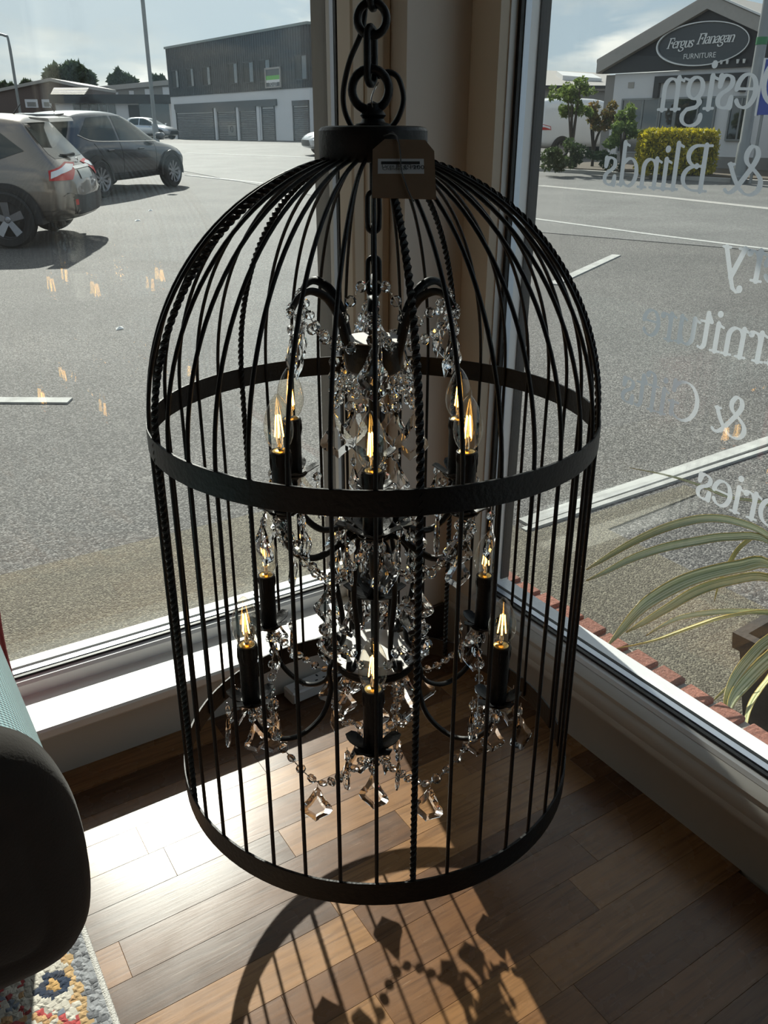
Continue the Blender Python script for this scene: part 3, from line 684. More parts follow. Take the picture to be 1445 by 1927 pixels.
# -- candles: one arm, sleeve, bulb and leaf cup each
def bulb_shapes():
    prof = [(.0080, 0), (.0105, .003), (.0148, .009), (.0182, .018), (.0194, .027), (.0188, .037), (.0164, .048), (.0126, .058), (.0084, .066), (.0044, .0715), (.0012, .0745), (0, .075)]
    glass = MB().lathe(prof, 28).mesh('bulb', M['bulb'], 60)
    inn = MB()
    inn.lathe([(.0098, -.012), (.0115, -.008), (.0118, -.002), (.0085, .0005), (0, .0012)], 20); base = inn.mesh('bulb_cap', M['brass'], 40)
    f = MB()
    for a in (20, 110, 200, 290): f.tube([(.0056*cos(radians(a)), .0056*sin(radians(a)), .018), (.0026*cos(radians(a)), .0026*sin(radians(a)), .047)], .0009, 6)
    fil = f.mesh('filament', M['filament'])
    st = MB().lathe([(.0035, .001), (.0026, .012), (.0012, .02), (.0008, .022), (.0008, .044), (0, .046)], 10).mesh('filament_stem', M['chrome'], 50)
    return glass, base, fil, st
GL, CAP, FIL, STEM = bulb_shapes()
def drips(z0, z1):
    mb = MB().lathe([(.0108, z0), (.0128, z0+.001), (.0131, z1-.012), (.0140, z1-.006), (.0138, z1-.001), (.0122, z1), (.0098, z1-.001), (.0098, z1-.014), (0, z1-.014)], 26)
    for a in range(0, 360, 51):
        h = random.uniform(.012, .03); x, y_ = .0130*cos(radians(a)), .0130*sin(radians(a))
        mb.tube([(x, y_, z1-.003), (x*1.02, y_*1.02, z1-h*.6), (x, y_, z1-h)], [.0016, .0021, .0006], 6)
    return mb
def candle(d, r, ztop, zcup, armpath):
    s = armpath.build('candle_arm', M['black'], ch, 60)
    x, y_, _ = A(d, r, 0)
    b = MB().lathe([(0, zcup-ZB-.011), (.006, zcup-ZB-.010), (.009, zcup-ZB-.005), (.019, zcup-ZB-.001), (.021, zcup-ZB+.002), (0, zcup-ZB+.0012)], 20, c=(x, y_, 0)).build('drip_pan', M['black'], ch, 40)
    for k in range(5): petal(72*k+d+36*(r > .17), .008, .036+.003*(k % 2), zcup-.001, zcup+.016, .026, (x, y_)).build('pan_leaf', M['black'], ch, 50)
    sl_ = drips(zcup-ZB+.002, ztop-ZB); sl_.v = [(a+x, b_+y_, c) for a, b_, c in sl_.v]
    sl_.build('candle_sleeve', M['black'], ch, 40)
    g = link('bulb', GL, ch); g.location = (x, y_, ztop-ZB+.0005); g.rotation_euler = (radians(random.uniform(-2, 2)), radians(random.uniform(-2, 2)), random.uniform(0, 6))
    for nm, me in (('bulb_cap', CAP), ('filament', FIL), ('filament_stem', STEM)): link(nm, me, g)
for k in range(6):
    d = 60*k
    up = MB().tube(spline([A(d, .009, .668), A(d, .03, .652), A(d, .060, .628), A(d, .095, .617), A(d, .125, .632), A(d, .139, .66), A(d, .14, .692)], 7), .0050, 8)
    candle(d, .14, .785, .698, up)
    lo = MB()
    for off in (-.0035, .0035):
        lo.tube(spline([A(d, .060, .428), Vector(A(d, .072, .436)), A(d, .080, .42), A(d, .078, .385), A(d, .095, .343), A(d, .135, .322), A(d, .175, .336), A(d, .200, .372), A(d, .205, .408)], 7), .0036, 7)
        lo.v = [(q[0]+off*.5*cos(radians(d)), q[1]+off*.5*sin(radians(d)), q[2]) for q in lo.v]
    candle(d, .205, .51, .414, lo)
    # tall scrolls between the middle cup and the lower drum
    MB().tube(spline([A(d+30, .010, .622), A(d+30, .03, .628), A(d+30, .05, .605), A(d+30, .058, .56), A(d+30, .050, .50), A(d+30, .048, .455), A(d+30, .062, .436), A(d+30, .075, .442), A(d+30, .073, .455)], 7), .0042, 8).build('scroll_rod', M['black'], ch, 60)
    # crystals round each pan
    for r, zc_, n, off in ((.14, .709, 4, 20), (.205, .4235, 5, 0)):
        x, y_, _ = A(d, r, 0)
        for j in range(n):
            a = radians(d+off+360*j/n); rr = .036
            pendant((x+rr*sin(a), y_-rr*cos(a), zc_-ZB), [PEND, PENDS, PRISM, PEND, PENDS][j], rz=a+random.uniform(-.5, .5))
        rosette_at((x, y_-.006, zc_-ZB-.028), radians(d))
    # bead swags
    strand([A(d, .150, .690), A(d+15, .135, .640), A(d+30, .122, .612), A(d+45, .135, .640), A(d+60, .150, .690)], (PEND, .5))
    if k % 2: strand([A(d, .128, .655), A(d+8, .10, .600), A(d+15, .075, .585), A(d+30, .06, .60)])
    if k: strand([A(d, .062, .628), A(d, .069, .59), A(d, .071, .54), A(d, .072, .492)], None); pendant(A(d, .072, .490), PENDL, bead=False, drop=.002)
    pendant(A(d, .058, .655), PRISM if k % 2 else PEND)
    if k % 2: pendant(A(d+12, .050, .545), PENDS)
    strand([A(d+30, .070, .478), A(d+45, .084, .462), A(d+60, .086, .458), A(d+75, .084, .462), A(d+90, .070, .478)])
    strand([A(d, .195, .402), A(d+12, .180, .345), A(d+30, .165, .300), A(d+48, .180, .345), A(d+60, .195, .402)], (PENDL, .5))
    if k % 2 == 0: strand([A(d+30, .062, .404), A(d+30, .066, .37), A(d+30, .066, .335)]); pendant(A(d+30, .066, .333), PRISM, bead=False, drop=.002)
    pendant(A(d, .052, .404), PEND)
    strand([A(d+30, .064, .34), A(d+60, .058, .318), A(d+90, .064, .34)])
bpy.context.view_layer.update()
BEADS.sort(key=lambda q: ((q[0].matrix_world @ q[1])-Vector((0, 0, EYE))).length)
for o, p, r3 in BEADS[:300]: b = link('crystal_bead', BEAD, o); b.location = p; b.rotation_euler = r3.to_euler()
far = MB(); Mi = ch.matrix_world.inverted()
for o, p, r3 in BEADS[300:]:
    m4 = Mi @ o.matrix_world @ Matrix.Translation(p) @ r3.to_4x4(); far.add([m4 @ v.co for v in BEAD.vertices], [tuple(f.vertices) for f in BEAD.polygons])
far.build('far_crystal_beads', M['crystal'], ch)['kind'] = 'stuff'
bm = bmesh.new(); bmesh.ops.create_icosphere(bm, subdivisions=2, radius=.0125); me = bpy.data.meshes.new('crystal_ball'); bm.to_mesh(me); bm.free(); me.materials.append(M['crystal'])
o = link('crystal_ball', me, ch); o.location = (.004, 0, .338-ZB)
MB().tube([(.004, 0, .35-ZB), (0, 0, .371-ZB)], .0006, 5).build('hanging_wire', WIREM, ch)

# ================================================================== price tag tied to the cage
M['kraft'] = mat('kraft_card', (.20, .125, .07), .85, var=.08, scale=60)
M['label'] = mat('white_label', (.55, .55, .55), .6, var=.03)
M['ink'] = mat('black_ink', (.01, .01, .01), .7)
tD = lambda py: 1.000-(py-258)*.00056                            # the card leans out over the bars below the collar
tO = Vector(at(760, 318, tD(318))); tU = (Vector(at(800, 318, tD(318)))-Vector(at(720, 318, tD(318)))).normalized(); tV = (Vector(at(760, 280, tD(280)))-Vector(at(760, 350, tD(350)))).normalized()
tV = (tV-tU*tV.dot(tU)).normalized(); tN = tV.cross(tU)
pt = empty('price_tag', tuple(tO), 0, label='brown card price tag tied with black string to the top collar', cat='price tag')
pt.rotation_euler = Matrix((tU, -tN*-1, tV)).transposed().to_euler()
def tp(px_, py_): q = Vector(at(px_, py_, tD(py_)))-tO; return (q.dot(tU), q.dot(tV))
MB().prism([tp(*q) for q in ((700, 371), (701, 281), (724, 261), (800, 263), (817, 284), (821, 374))], lambda u, v, d: (u, d, v), 0, .0008).build('card', M['kraft'], pt)
def tbox(x0, y0, x1, y1, h0, h1, nm, m):
    (a, b), (c, d_) = tp(x0, y0), tp(x1, y1); MB().prism([(a, d_), (a, b), (c, b), (c, d_)], lambda u, v, d: (u, -d, v), h0, h1).build(nm, m, pt)
tbox(711, 299, 798, 327, 0, .0002, 'sticker', M['label']); tbox(717, 304, 790, 309.5, .0002, .0003, 'printed_bar', M['ink'])
for body, sz, px_, py_, al in (('Large Bird Cage', .0062, 718, 313, 'LEFT'), ('Chandelier', .0062, 719, 318, 'LEFT'), ('\u20ac1200', .0085, 779, 315.5, 'CENTER')):
    u, v = tp(px_, py_); o = link('printed_line', textmesh(body, sz, M['ink'], 'printed_line', al), pt); o.location = (u, -.00032, v); o.rotation_euler = (pi/2, 0, 0)
def tl(px_, py_, h): u, v = tp(px_, py_); return (u, -h, v)
MB().tube(spline([tl(722, 238, -.012), tl(738, 246, -.004), tl(748, 262, .002), tl(753, 290, .002), tl(755, 320, .0018), tl(762, 345, .0018), tl(771, 368, .002), tl(778, 383, .004)], 6), .0008, 6).build('string', M['cable'], pt)
MB().tube(spline([tl(716, 222, -.05), tl(728, 228, -.02), tl(740, 240, -.006), tl(749, 268, .002)], 6), .0008, 6).build('string', M['cable'], pt)

# ================================================================== cars
M['glass_car'] = mat('car_glass', (.030, .042, .042), .05, 0, .1, spec=.45)
M['tyre'] = mat('tyre_rubber', (.018, .018, .019), .8, bump=.2)
M['trim'] = mat('black_plastic', (.022, .022, .024), .55)
M['alloy'] = mat('alloy_wheel', (.30, .30, .32), .35, .85)
M['redlens'] = mat('red_lens', (.50, .008, .008), .25)
M['clearlens'] = mat('clear_lens', (.75, .75, .78), .1, coat=1)
M['plate'] = mat('number_plate', (.55, .55, .50), .4)
def carpaint(name, col): return mat(name, col, .32, .55, .03, coat=1)
#           x     zb   hw   zbelt ybelt zroof yroof dxb  dxr
CROSS = [(-2.16, .36, .70, .98, .66, 1.40, .50, .13, .50), (-2.02, .28, .85, 1.01, .77, 1.50, .58, .07, .38), (-1.50, .25, .895, 1.02, .83, 1.575, .63, 0, 0), (-.55, .23, .90, 1.00, .835, 1.60, .655, 0, 0),
         (.25, .23, .90, .975, .83, 1.555, .64, 0, -.05), (1.02, .24, .89, .965, .80, 1.00, .72, 0, 0), (1.60, .26, .875, .90, .78, .94, .66, 0, 0), (2.02, .28, .81, .76, .70, .84, .56, 0, 0), (2.17, .34, .66, .62, .60, .70, .46, 0, 0)]
HATCH = [(-1.95, .42, .66, .88, .62, 1.26, .46, .10, .42), (-1.82, .28, .80, .90, .73, 1.36, .53, .06, .34), (-1.35, .20, .85, .91, .78, 1.43, .58, 0, 0), (-.5, .19, .86, .90, .785, 1.46, .60, 0, 0),
         (.2, .19, .86, .88, .78, 1.41, .59, 0, -.05), (1.0, .2, .85, .87, .75, .90, .67, 0, 0), (1.5, .22, .83, .80, .73, .84, .62, 0, 0), (1.85, .24, .77, .68, .66, .75, .52, 0, 0), (1.98, .30, .62, .55, .56, .62, .42, 0, 0)]
VAN = [(-2.40, .45, .84, 1.10, .82, 1.86, .74, .03, .08), (-2.32, .34, .93, 1.15, .91, 1.95, .80, .0, .03), (-1.4, .30, .95, 1.15, .93, 2.0, .82, 0, 0), (-.2, .30, .95, 1.15, .93, 2.0, .82, 0, 0),
       (.9, .30, .95, 1.12, .92, 1.93, .78, 0, -.1), (1.60, .30, .94, 1.12, .88, 1.18, .76, 0, 0), (2.0, .30, .92, 1.02, .85, 1.08, .70, 0, 0), (2.3, .34, .86, .85, .76, .92, .62, 0, 0), (2.42, .40, .72, .68, .64, .76, .5, 0, 0)]
def car(name, loc, heading, table, paint, label, chrome=True, wheel_r=.345, wb=1.32, tr=.79, side=None, spokes=5, group=None, detail=True, rear=None):
    root = empty(name, loc, atan2(heading[1], heading[0]), label=label, cat='van' if table is VAN else 'car', group=group)
    # body: rings of cross-sections, closed by a ladder at both ends, smoothed by subdivision
    bm = bmesh.new(); rings = []
    for (x, zb, hw, zbt, yb, zr, yr, dxb, dxr) in table:
        half = [(x, hw*.80, zb), (x, hw*.965, zb+.10), (x, hw, .60), (x+dxb*.35, hw*.985, zbt-.10), (x+dxb, yb, zbt), (x+dxr, yr, zr-.055), (x+dxr+.02*(dxr > 0), yr*.80, zr-.008)]
        top = (x+dxr+.03*(dxr > 0), 0, zr+.018); bot = (x, 0, zb)
        pts = [bot]+half+[top]+[(a, -b, c) for a, b, c in half[::-1]]
        rings.append([bm.verts.new(p) for p in pts])
    n = len(rings[0])
    for i in range(len(rings)-1):
        for j in range(n): k = (j+1) % n; bm.faces.new((rings[i][j], rings[i][k], rings[i+1][k], rings[i+1][j]))
    for R_, bulge in ((rings[0], -.05), (rings[-1], .05)):
        mids = []
        for j in range(1, 8): 
            a, b = R_[j], R_[16-j]; mids.append(bm.verts.new(((a.co.x+b.co.x)/2+bulge*(1 if j < 6 else .6), 0, (a.co.z+b.co.z)/2)))
        bm.faces.new((R_[0], R_[1], mids[0])); bm.faces.new((R_[0], mids[0], R_[15]))
        for j in range(1, 7): bm.faces.new((R_[j], R_[j+1], mids[j], mids[j-1])); bm.faces.new((R_[16-j], mids[j-1], mids[j], R_[15-j]))
        bm.faces.new((R_[7], R_[8], mids[6])); bm.faces.new((mids[6], R_[8], R_[9]))
    bmesh.ops.recalc_face_normals(bm, faces=bm.faces)
    me = bpy.data.meshes.new('body'); bm.to_mesh(me); bm.free()
    o = bpy.data.objects.new('tmp', me); COL.objects.link(o); md = o.modifiers.new('s', 'SUBSURF'); md.levels = 2; md.render_levels = 2
    dg = bpy.context.evaluated_depsgraph_get(); ev = o.evaluated_get(dg); me2 = bpy.data.meshes.new_from_object(ev); bpy.data.objects.remove(o)
    me2.name = 'body'; me2.materials.clear(); me2.materials.append(paint); me2.shade_smooth()
    body = link('body', me2, root)
    bvh = BVHTree.FromPolygons([v.co.copy() for v in me2.vertices], [tuple(p.vertices) for p in me2.polygons])
    def decal(nm, poly, o3, u3, v3, dirv, m, off=.006, parent=root, res=.05):
        o3, u3, v3, dirv = map(Vector, (o3, u3, v3, dirv)); out = []
        for i in range(len(poly)):
            a, b = Vector(poly[i]), Vector(poly[(i+1) % len(poly)]); k = max(1, int((b-a).length/res))
            out += [a.lerp(b, t/k) for t in range(k)]
        c = sum((Vector(p) for p in poly), Vector((0, 0)))/len(poly); n_ = len(out); vs = []; ok = True
        for s_ in (1, .75, .5, .25):
            for p in out: vs.append(c+(p-c)*s_)
        vs.append(c); V3 = []
        for p in vs:
            q = o3+u3*p.x+v3*p.y; h = bvh.ray_cast(q, dirv)
            if h[0] is None: h = bvh.find_nearest(q+dirv*.5)
            V3.append(h[0]-dirv*off)
        fs = []
        for r in range(3):
            for i in range(n_): j = (i+1) % n_; fs.append((r*n_+i, r*n_+j, (r+1)*n_+j, (r+1)*n_+i))
        fs += [(3*n_+i, 3*n_+(i+1) % n_, 4*n_) for i in range(n_)]
        return MB().add(V3, fs).build(nm, m, parent, 40)
    sx = table[3][4]
    zb_, zr_ = table[3][3], table[3][5]
    def sidep(nm, poly, m, off=.006):
        for s_ in (1, -1): decal(nm, poly, (0, 2*s_, 0), (1, 0, 0), (0, 0, 1), (0, -s_, 0), m, off)
    H = zr_-zb_
    if table is VAN:
        sidep('side_window', [(.35, 1.2), (1.28, 1.2), (.98, 1.66), (.35, 1.72)], M['glass_car'])
    else:
        k = table[-1][0]/2.17
        sidep('side_window', [(-.42*k, zb_+.035), (.98*k, zb_+.0), (.42*k, zr_-.14), (.0, zr_-.105), (-.42*k, zr_-.10)], M['glass_car'])
        sidep('side_window', [(-1.62*k, zb_+.16), (-1.3*k, zb_+.06), (-.50*k, zb_+.035), (-.50*k, zr_-.10), (-1.2*k, zr_-.13)], M['glass_car'])
        for s_ in (1, -1) if chrome else ():
            hits = [bvh.ray_cast(Vector((q.x, 2*s_, q.z)), Vector((0, -s_, 0)))[0] for q in spline([(-1.66*k, 0, zb_+.165), (-1.3*k, 0, zb_+.05), (-.45*k, 0, zb_+.018), (.3*k, 0, zb_+.0), (1.0*k, 0, zb_-.012)], 5)]
            MB().tube([h+Vector((0, .006*s_, 0)) for h in hits if h], .009, 5).build('window_trim', M['chrome'], root, 60)
    decal('windscreen', [(-.62, zb_+.08), (.62, zb_+.08), (.52, zr_-.1), (-.52, zr_-.1)], (4, 0, 0), (0, 1, 0), (0, 0, 1), (-1, 0, 0), M['glass_car'])
    decal('rear_window', [(-.60, zb_+.06), (.60, zb_+.06), (.64, zb_+.12), (.53, zr_-.12), (-.53, zr_-.12), (-.64, zb_+.12)], (-4, 0, 0), (0, 1, 0), (0, 0, 1), (1, 0, 0), M['glass_car'])
    # lower cladding and bumpers
    sidep('sill_cladding', [(-table[-1][0]*.96, .22), (table[-1][0]*.96, .22), (table[-1][0]*.96, .38), (-table[-1][0]*.96, .38)], M['trim'], .008)
    decal('rear_bumper', [(-.84, .33), (.84, .33), (.87, .56), (.74, .66), (.50, .60), (-.50, .60), (-.74, .66), (-.87, .56)], (-4, 0, 0), (0, 1, 0), (0, 0, 1), (1, 0, 0), M['trim'], .012)
    decal('front_grille', [(-.60, .34), (.60, .34), (.50, .56), (-.50, .56)], (4, 0, 0), (0, 1, 0), (0, 0, 1), (-1, 0, 0), M['trim'], .01)
    for s_ in (1, -1):
        d = Vector((.72, -.69*s_, 0)).normalized(); u = Vector((-.69*s_*-1*-1, -.72, 0)); u = Vector((d.y, -d.x, 0))*s_
        oo = Vector((-2.05, .62*s_, 0))-d*2
        L_ = decal('tail_light', [(-.34, zb_+.00), (-.1, zb_+.02), (.24, zb_-.07), (.26, zb_-.19), (-.10, zb_-.19)], oo, u*(-1), (0, 0, 1), d, M['redlens'], .016)
        decal('light_lens', [(-.28, zb_-.02), (-.1, zb_-.0), (.22, zb_-.085), (.24, zb_-.165), (.10, zb_-.11), (-.15, zb_-.075)], oo, u*(-1), (0, 0, 1), d, M['clearlens'], .024, L_)
        d = Vector((-.75, -.66*s_, 0)).normalized(); u = Vector((d.y, -d.x, 0))*s_
        oo = Vector((table[-1][0]-.12, .62*s_, 0))-d*2
        decal('head_light', [(-.30, .66), (.22, .72), (.24, .80), (-.05, .80), (-.3, .74)], oo, u, (0, 0, 1), d, M['clearlens'], .012)
    if detail:
        decal('number_plate', [(-.26, .80), (.26, .80), (.26, .915), (-.26, .915)], (-4, 0, 0), (0, 1, 0), (0, 0, 1), (1, 0, 0), M['plate'], .012)
        decal('plate_garnish', [(-.34, .925), (.34, .925), (.34, .96), (-.34, .96)], (-4, 0, 0), (0, 1, 0), (0, 0, 1), (1, 0, 0), M['chrome'], .014)
        decal('fog_light', [(.57, .50), (.64, .50), (.64, .57), (.57, .57)], (-4, 0, 0), (0, 1, 0), (0, 0, 1), (1, 0, 0), M['redlens'], .018)
        hit = bvh.ray_cast(Vector((-4, 0, zb_+.0)), Vector((1, 0, 0)))[0]
        MB().torus(.045, .008, (hit.x-.008, 0, hit.z), Matrix.Rotation(pi/2, 4, 'Z'), 20, 6).build('emblem', M['chrome'], root, 40)
        MB().bbox((hit.x-.018, -.06, hit.z-.007), (hit.x-.004, .06, hit.z+.007), .003).build('emblem_bar', M['chrome'], root)
        wp = MB(); wp.tube([(hit.x+.02, .0, zb_+.09), (hit.x+.06, .2, zb_+.085), (hit.x+.09, .36, zb_+.10)], [.022, .015, .008], 6); wp.build('rear_wiper', M['trim'], root, 40)
        MB().prism([(-.02, 0), (.22, .035), (.24, .06), (.0, .045)], lambda u, v, d: (table[1][0]+table[1][8]-.27+u, d, zr_-.155+v*1.0+.045), -.52, .52).build('roof_spoiler', paint, root)
        MB().tube([(-1.3, .0, zr_-.03), (-1.42, 0, zr_+.10)], [.012, .005], 6).build('aerial', M['trim'], root)
        for s_ in (1, -1):
            for hx in (-.85, .22):
                h = bvh.ray_cast(Vector((hx, 2*s_, .86)), Vector((0, -s_, 0)))[0]
                MB().bbox((hx-.10, h.y-.004*s_, .845), (hx+.10, h.y+.032*s_, .878), .01).build('door_handle', paint, root)
            for (xa, za, xb, zb2) in ((-.46, .30, -.46, zb_), (.72, .30, .80, zb_), (-1.02, .62, -1.3, zb_)):
                pts = []
                for t in range(9):
                    h = bvh.ray_cast(Vector((xa+(xb-xa)*t/8, 2*s_, za+(zb2-za)*t/8)), Vector((0, -s_, 0)))[0]
                    if h: pts.append(h+Vector((0, .002*s_, 0)))
                MB().tube(pts, .0045, 4).build('door_gap', M['trim'], root)
    for s_ in (1, -1):
        mb = MB(); k = table[-1][0]/2.17
        mb.bbox((.80*k, (sx+.02)*s_, zb_+.02), (.98*k, (sx+.20)*s_, zb_+.16), .035)
        mb.build('door_mirror', paint if table is not VAN else M['trim'], root, 60)
    # wheels: tyre > rim
    axis = Matrix.Rotation(pi/2, 4, 'X')
    for xw in (wb, -wb):
        for s_ in (1, -1):
            hw = [t for t in table if abs(t[0]-xw) < .5]; yw = tr
            ar = MB(); a0, a1 = radians(-8), radians(188); pts = []
            def ring(r0, r1, y0, y1, mb):
                vs = []; n_ = 22
                for i in range(n_+1):
                    a = a0+(a1-a0)*i/n_
                    for rr, yy in ((r0, y1), (r1, y1), (r1, y0), (r0, y0)): vs.append((xw+rr*cos(a), yy*s_, wheel_r+rr*sin(a)))
                fs = []
                for i in range(n_):
                    for j in range(4): j2 = (j+1) % 4; fs.append((i*4+j, i*4+j2, i*4+4+j2, i*4+4+j))
                fs += [(0, 1, 2, 3), tuple(n_*4+j for j in range(4))]
                return mb.add(vs, fs)
            ring(.02, wheel_r+.055, table[3][2]-.30, table[3][2]+.004, ar); ring(wheel_r+.04, wheel_r+.10, table[3][2]-.25, table[3][2]+.018, ar)
            ar.build('wheel_arch', M['trim'], root)
            T = MB().lathe([(wheel_r*.66, -.10), (wheel_r*.93, -.108), (wheel_r, -.085), (wheel_r, .065), (wheel_r*.93, .092), (wheel_r*.69, .092), (wheel_r*.66, .07), (wheel_r*.62, -.05), (wheel_r*.66, -.10)], 36, axis=axis, cap=False)
            w = T.build('wheel', M['tyre'], root, 40); w.location = (xw, (table[3][2]-.045)*s_, wheel_r)
            rb = MB().lathe([(0, .055), (wheel_r*.18, .055), (wheel_r*.19, .03), (wheel_r*.60, .0), (wheel_r*.64, .02)], 30, axis=axis if s_ < 0 else Matrix.Rotation(-pi/2, 4, 'X'), cap=False)
            rb.build('rim_well', M['trim'], w, 40)
            rm = MB(); rm.lathe([(wheel_r*.61, .05), (wheel_r*.69, .105), (wheel_r*.70, .09), (wheel_r*.62, .03)], 36, axis=axis if s_ < 0 else Matrix.Rotation(-pi/2, 4, 'X'), cap=False)
            for k in range(spokes):
                a = 2*pi*k/spokes+.3; c, s2 = cos(a), sin(a); wd = .26/spokes
                f = lambda r, t, y_: (r*c-t*s2, y_*s_, r*s2+t*c)
                vs = [f(.02, -wd*.7, .06), f(.02, wd*.7, .06), f(wheel_r*.64, wd, .088), f(wheel_r*.64, -wd, .088)]+[f(.02, -wd*.7, .03), f(.02, wd*.7, .03), f(wheel_r*.64, wd, .05), f(wheel_r*.64, -wd, .05)]
                rm.add(vs, [(0, 1, 2, 3), (7, 6, 5, 4), (0, 4, 5, 1), (1, 5, 6, 2), (2, 6, 7, 3), (3, 7, 4, 0)])
            rm.lathe([(0, .072), (.03, .07), (.045, .06), (.05, .04)], 16, axis=axis if s_ < 0 else Matrix.Rotation(-pi/2, 4, 'X'))
            rm.build('rim', M['alloy'], w)
    # tilt with the slope of the street
    x0, y0 = loc[0], loc[1]; h = np.array(heading)/np.linalg.norm(heading); pit = math.atan2(gat(*(np.array([x0, y0])+h))-gat(*(np.array([x0, y0])-h)), 2)
    rl_ = np.array([h[1], -h[0]]); rol = math.atan2(gat(*(np.array([x0, y0])+rl_))-gat(*(np.array([x0, y0])-rl_)), 2)
    root.rotation_euler = (Matrix.Rotation(atan2(h[1], h[0]), 4, 'Z') @ Matrix.Rotation(-pit, 4, 'Y') @ Matrix.Rotation(-rol, 4, 'X')).to_euler()
    return root
P_SAND = carpaint('sand_silver_paint', (.20, .170, .145)); P_GREY = carpaint('slate_grey_paint', (.060, .064, .073)); P_SILV = carpaint('silver_car_paint', (.55, .57, .60)); P_WHITE = carpaint('white_van_paint', (.75, .75, .75)); P_WHITE.node_tree.nodes['Principled BSDF'].inputs['Metallic'].default_value = 0
def place(x, y): return (x, y, gat(x, y)+.008)
h1 = np.array([-.87, .50]); h1 /= np.linalg.norm(h1); right1 = np.array([h1[1], -h1[0]])
p1 = np.array([2.04, 12.29])+right1*.80+h1*1.32
car('parked_car', place(*p1), h1, CROSS, P_SAND, 'sand grey crossover seen from behind, tail light and rear wheel nearest', chrome=False)
h2 = np.array([.787, .617]); h2 /= np.linalg.norm(h2); left2 = np.array([-h2[1], h2[0]])
p2 = np.array([5.86, 19.25])+left2*.80
car('parked_car', place(*p2), h2, CROSS, P_GREY, 'slate grey crossover seen from its right side, parked beyond the sand car', spokes=10)
hA = np.array([.0682, -.9977]); 
q = lf(-17.0, 66.0); hq = lf(.95, -.3)[:2]
car('parked_car', place(q[0], q[1]), hq, HATCH, P_SILV, 'small silver hatchback far off in front of the low office', wheel_r=.30, wb=1.22, spokes=8, detail=False)
q = atg(588, 293); hq = lf(-.93, -.36)[:2]; hq /= np.linalg.norm(hq)
car('moving_car', place(q[0]-hq[0]*1.7, q[1]-hq[1]*1.7), hq, HATCH, P_SILV, 'silver car on the road, its bonnet showing left of the black collar', wheel_r=.30, wb=1.22, spokes=8, detail=False)
q = lf(7.35, 34.5); hq = lf(.9, .43)[:2]
car('van', place(q[0], q[1]), hq, VAN, P_WHITE, 'white van parked behind the bushes and the grey shed', wheel_r=.33, wb=1.5, spokes=6, detail=False)

# ================================================================== buildings across the street
M['clad'] = mat('charcoal_cladding', (.020, .022, .027), .6, var=.15)
M['render_w'] = mat('white_render', (.62, .62, .64), .8, var=.06, scale=2)
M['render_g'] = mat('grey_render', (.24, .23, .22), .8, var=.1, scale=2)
M['shutter'] = mat('grey_shutter', (.085, .088, .095), .6, .3, var=.1)
M['darkglass'] = mat('dark_window_glass', (.02, .024, .028), .05, spec=1.0); M['darkglass'].node_tree.nodes['Principled BSDF'].inputs['IOR'].default_value = 1.6
M['parapet'] = mat('grey_metal_trim', (.20, .23, .22), .5, .5)
M['tile'] = mat('pale_roof_tiles', (.52, .47, .38), .7, var=.15)
M['brownroof'] = mat('brown_brick', (.09, .065, .06), .8, var=.15)
M['signgreen'] = mat('green_print', (.10, .42, .05), .5)
M['signdark'] = mat('dark_print', (.05, .06, .07), .5)
M['signwhite'] = mat('white_print', (.65, .65, .65), .5)
M['galv'] = mat('galvanised_steel', (.22, .235, .24), .5, .5, var=.15, scale=6)
M['sheet'] = mat('grey_sheet_roof', (.33, .31, .29), .7, var=.12)
M['blueplas'] = mat('blue_sign_face', (.03, .06, .30), .4)
def mx(root, nm, parts, m, smooth=None):
    mb = MB()
    for a, b in parts: mb.box(a, b)
    return mb.build(nm, m, root, smooth)
# -- charcoal clad workshop. local x runs along its front away from us, local y points out at the street
A0 = Vector((25.555, 48.344, 0)); dA = Vector((-.0682, .9977, 0))
ba = empty('commercial_building', (A0.x, A0.y, .50), atan2(dA.y, dA.x), label='two-storey building with charcoal cladding above white walls and grey shutters', cat='building')
zo = -.50
mx(ba, 'upper_block', [((0, -11, 3.5+zo), (20.2, 0, 6.72+zo))], M['clad'])
mb = MB()
for i in range(67): x = .15+i*.3; mb.prism([(x-.05, 0), (x-.03, .035), (x+.03, .035), (x+.05, 0)], lambda u, v, d: (u, v, d), 3.5+zo, 6.70+zo)
for i in range(36): y_ = -.15-i*.3; mb.prism([(y_-.05, 0), (y_-.03, -.035), (y_+.03, -.035), (y_+.05, 0)], lambda u, v, d: (v, u, d), 3.5+zo, 6.70+zo)
o = mb.build('cladding_rib', M['clad'], ba); o['kind'] = 'stuff'
mx(ba, 'parapet_cap', [((-.08, -11.1, 6.70+zo), (20.28, .09, 6.84+zo))], M['parapet'])
mx(ba, 'ground_storey', [((.02, -10.9, -.9), (20.18, -.04, 3.5+zo))], M['render_w'])
mx(ba, 'shutter_fascia', [((3.9, -.05, 2.62+zo), (19.4, .07, 2.98+zo))], M['shutter'])
mx(ba, 'wall_base', [((-.02, -10.9, -.9), (20.2, -.02, .62+zo))], M['shutter'])
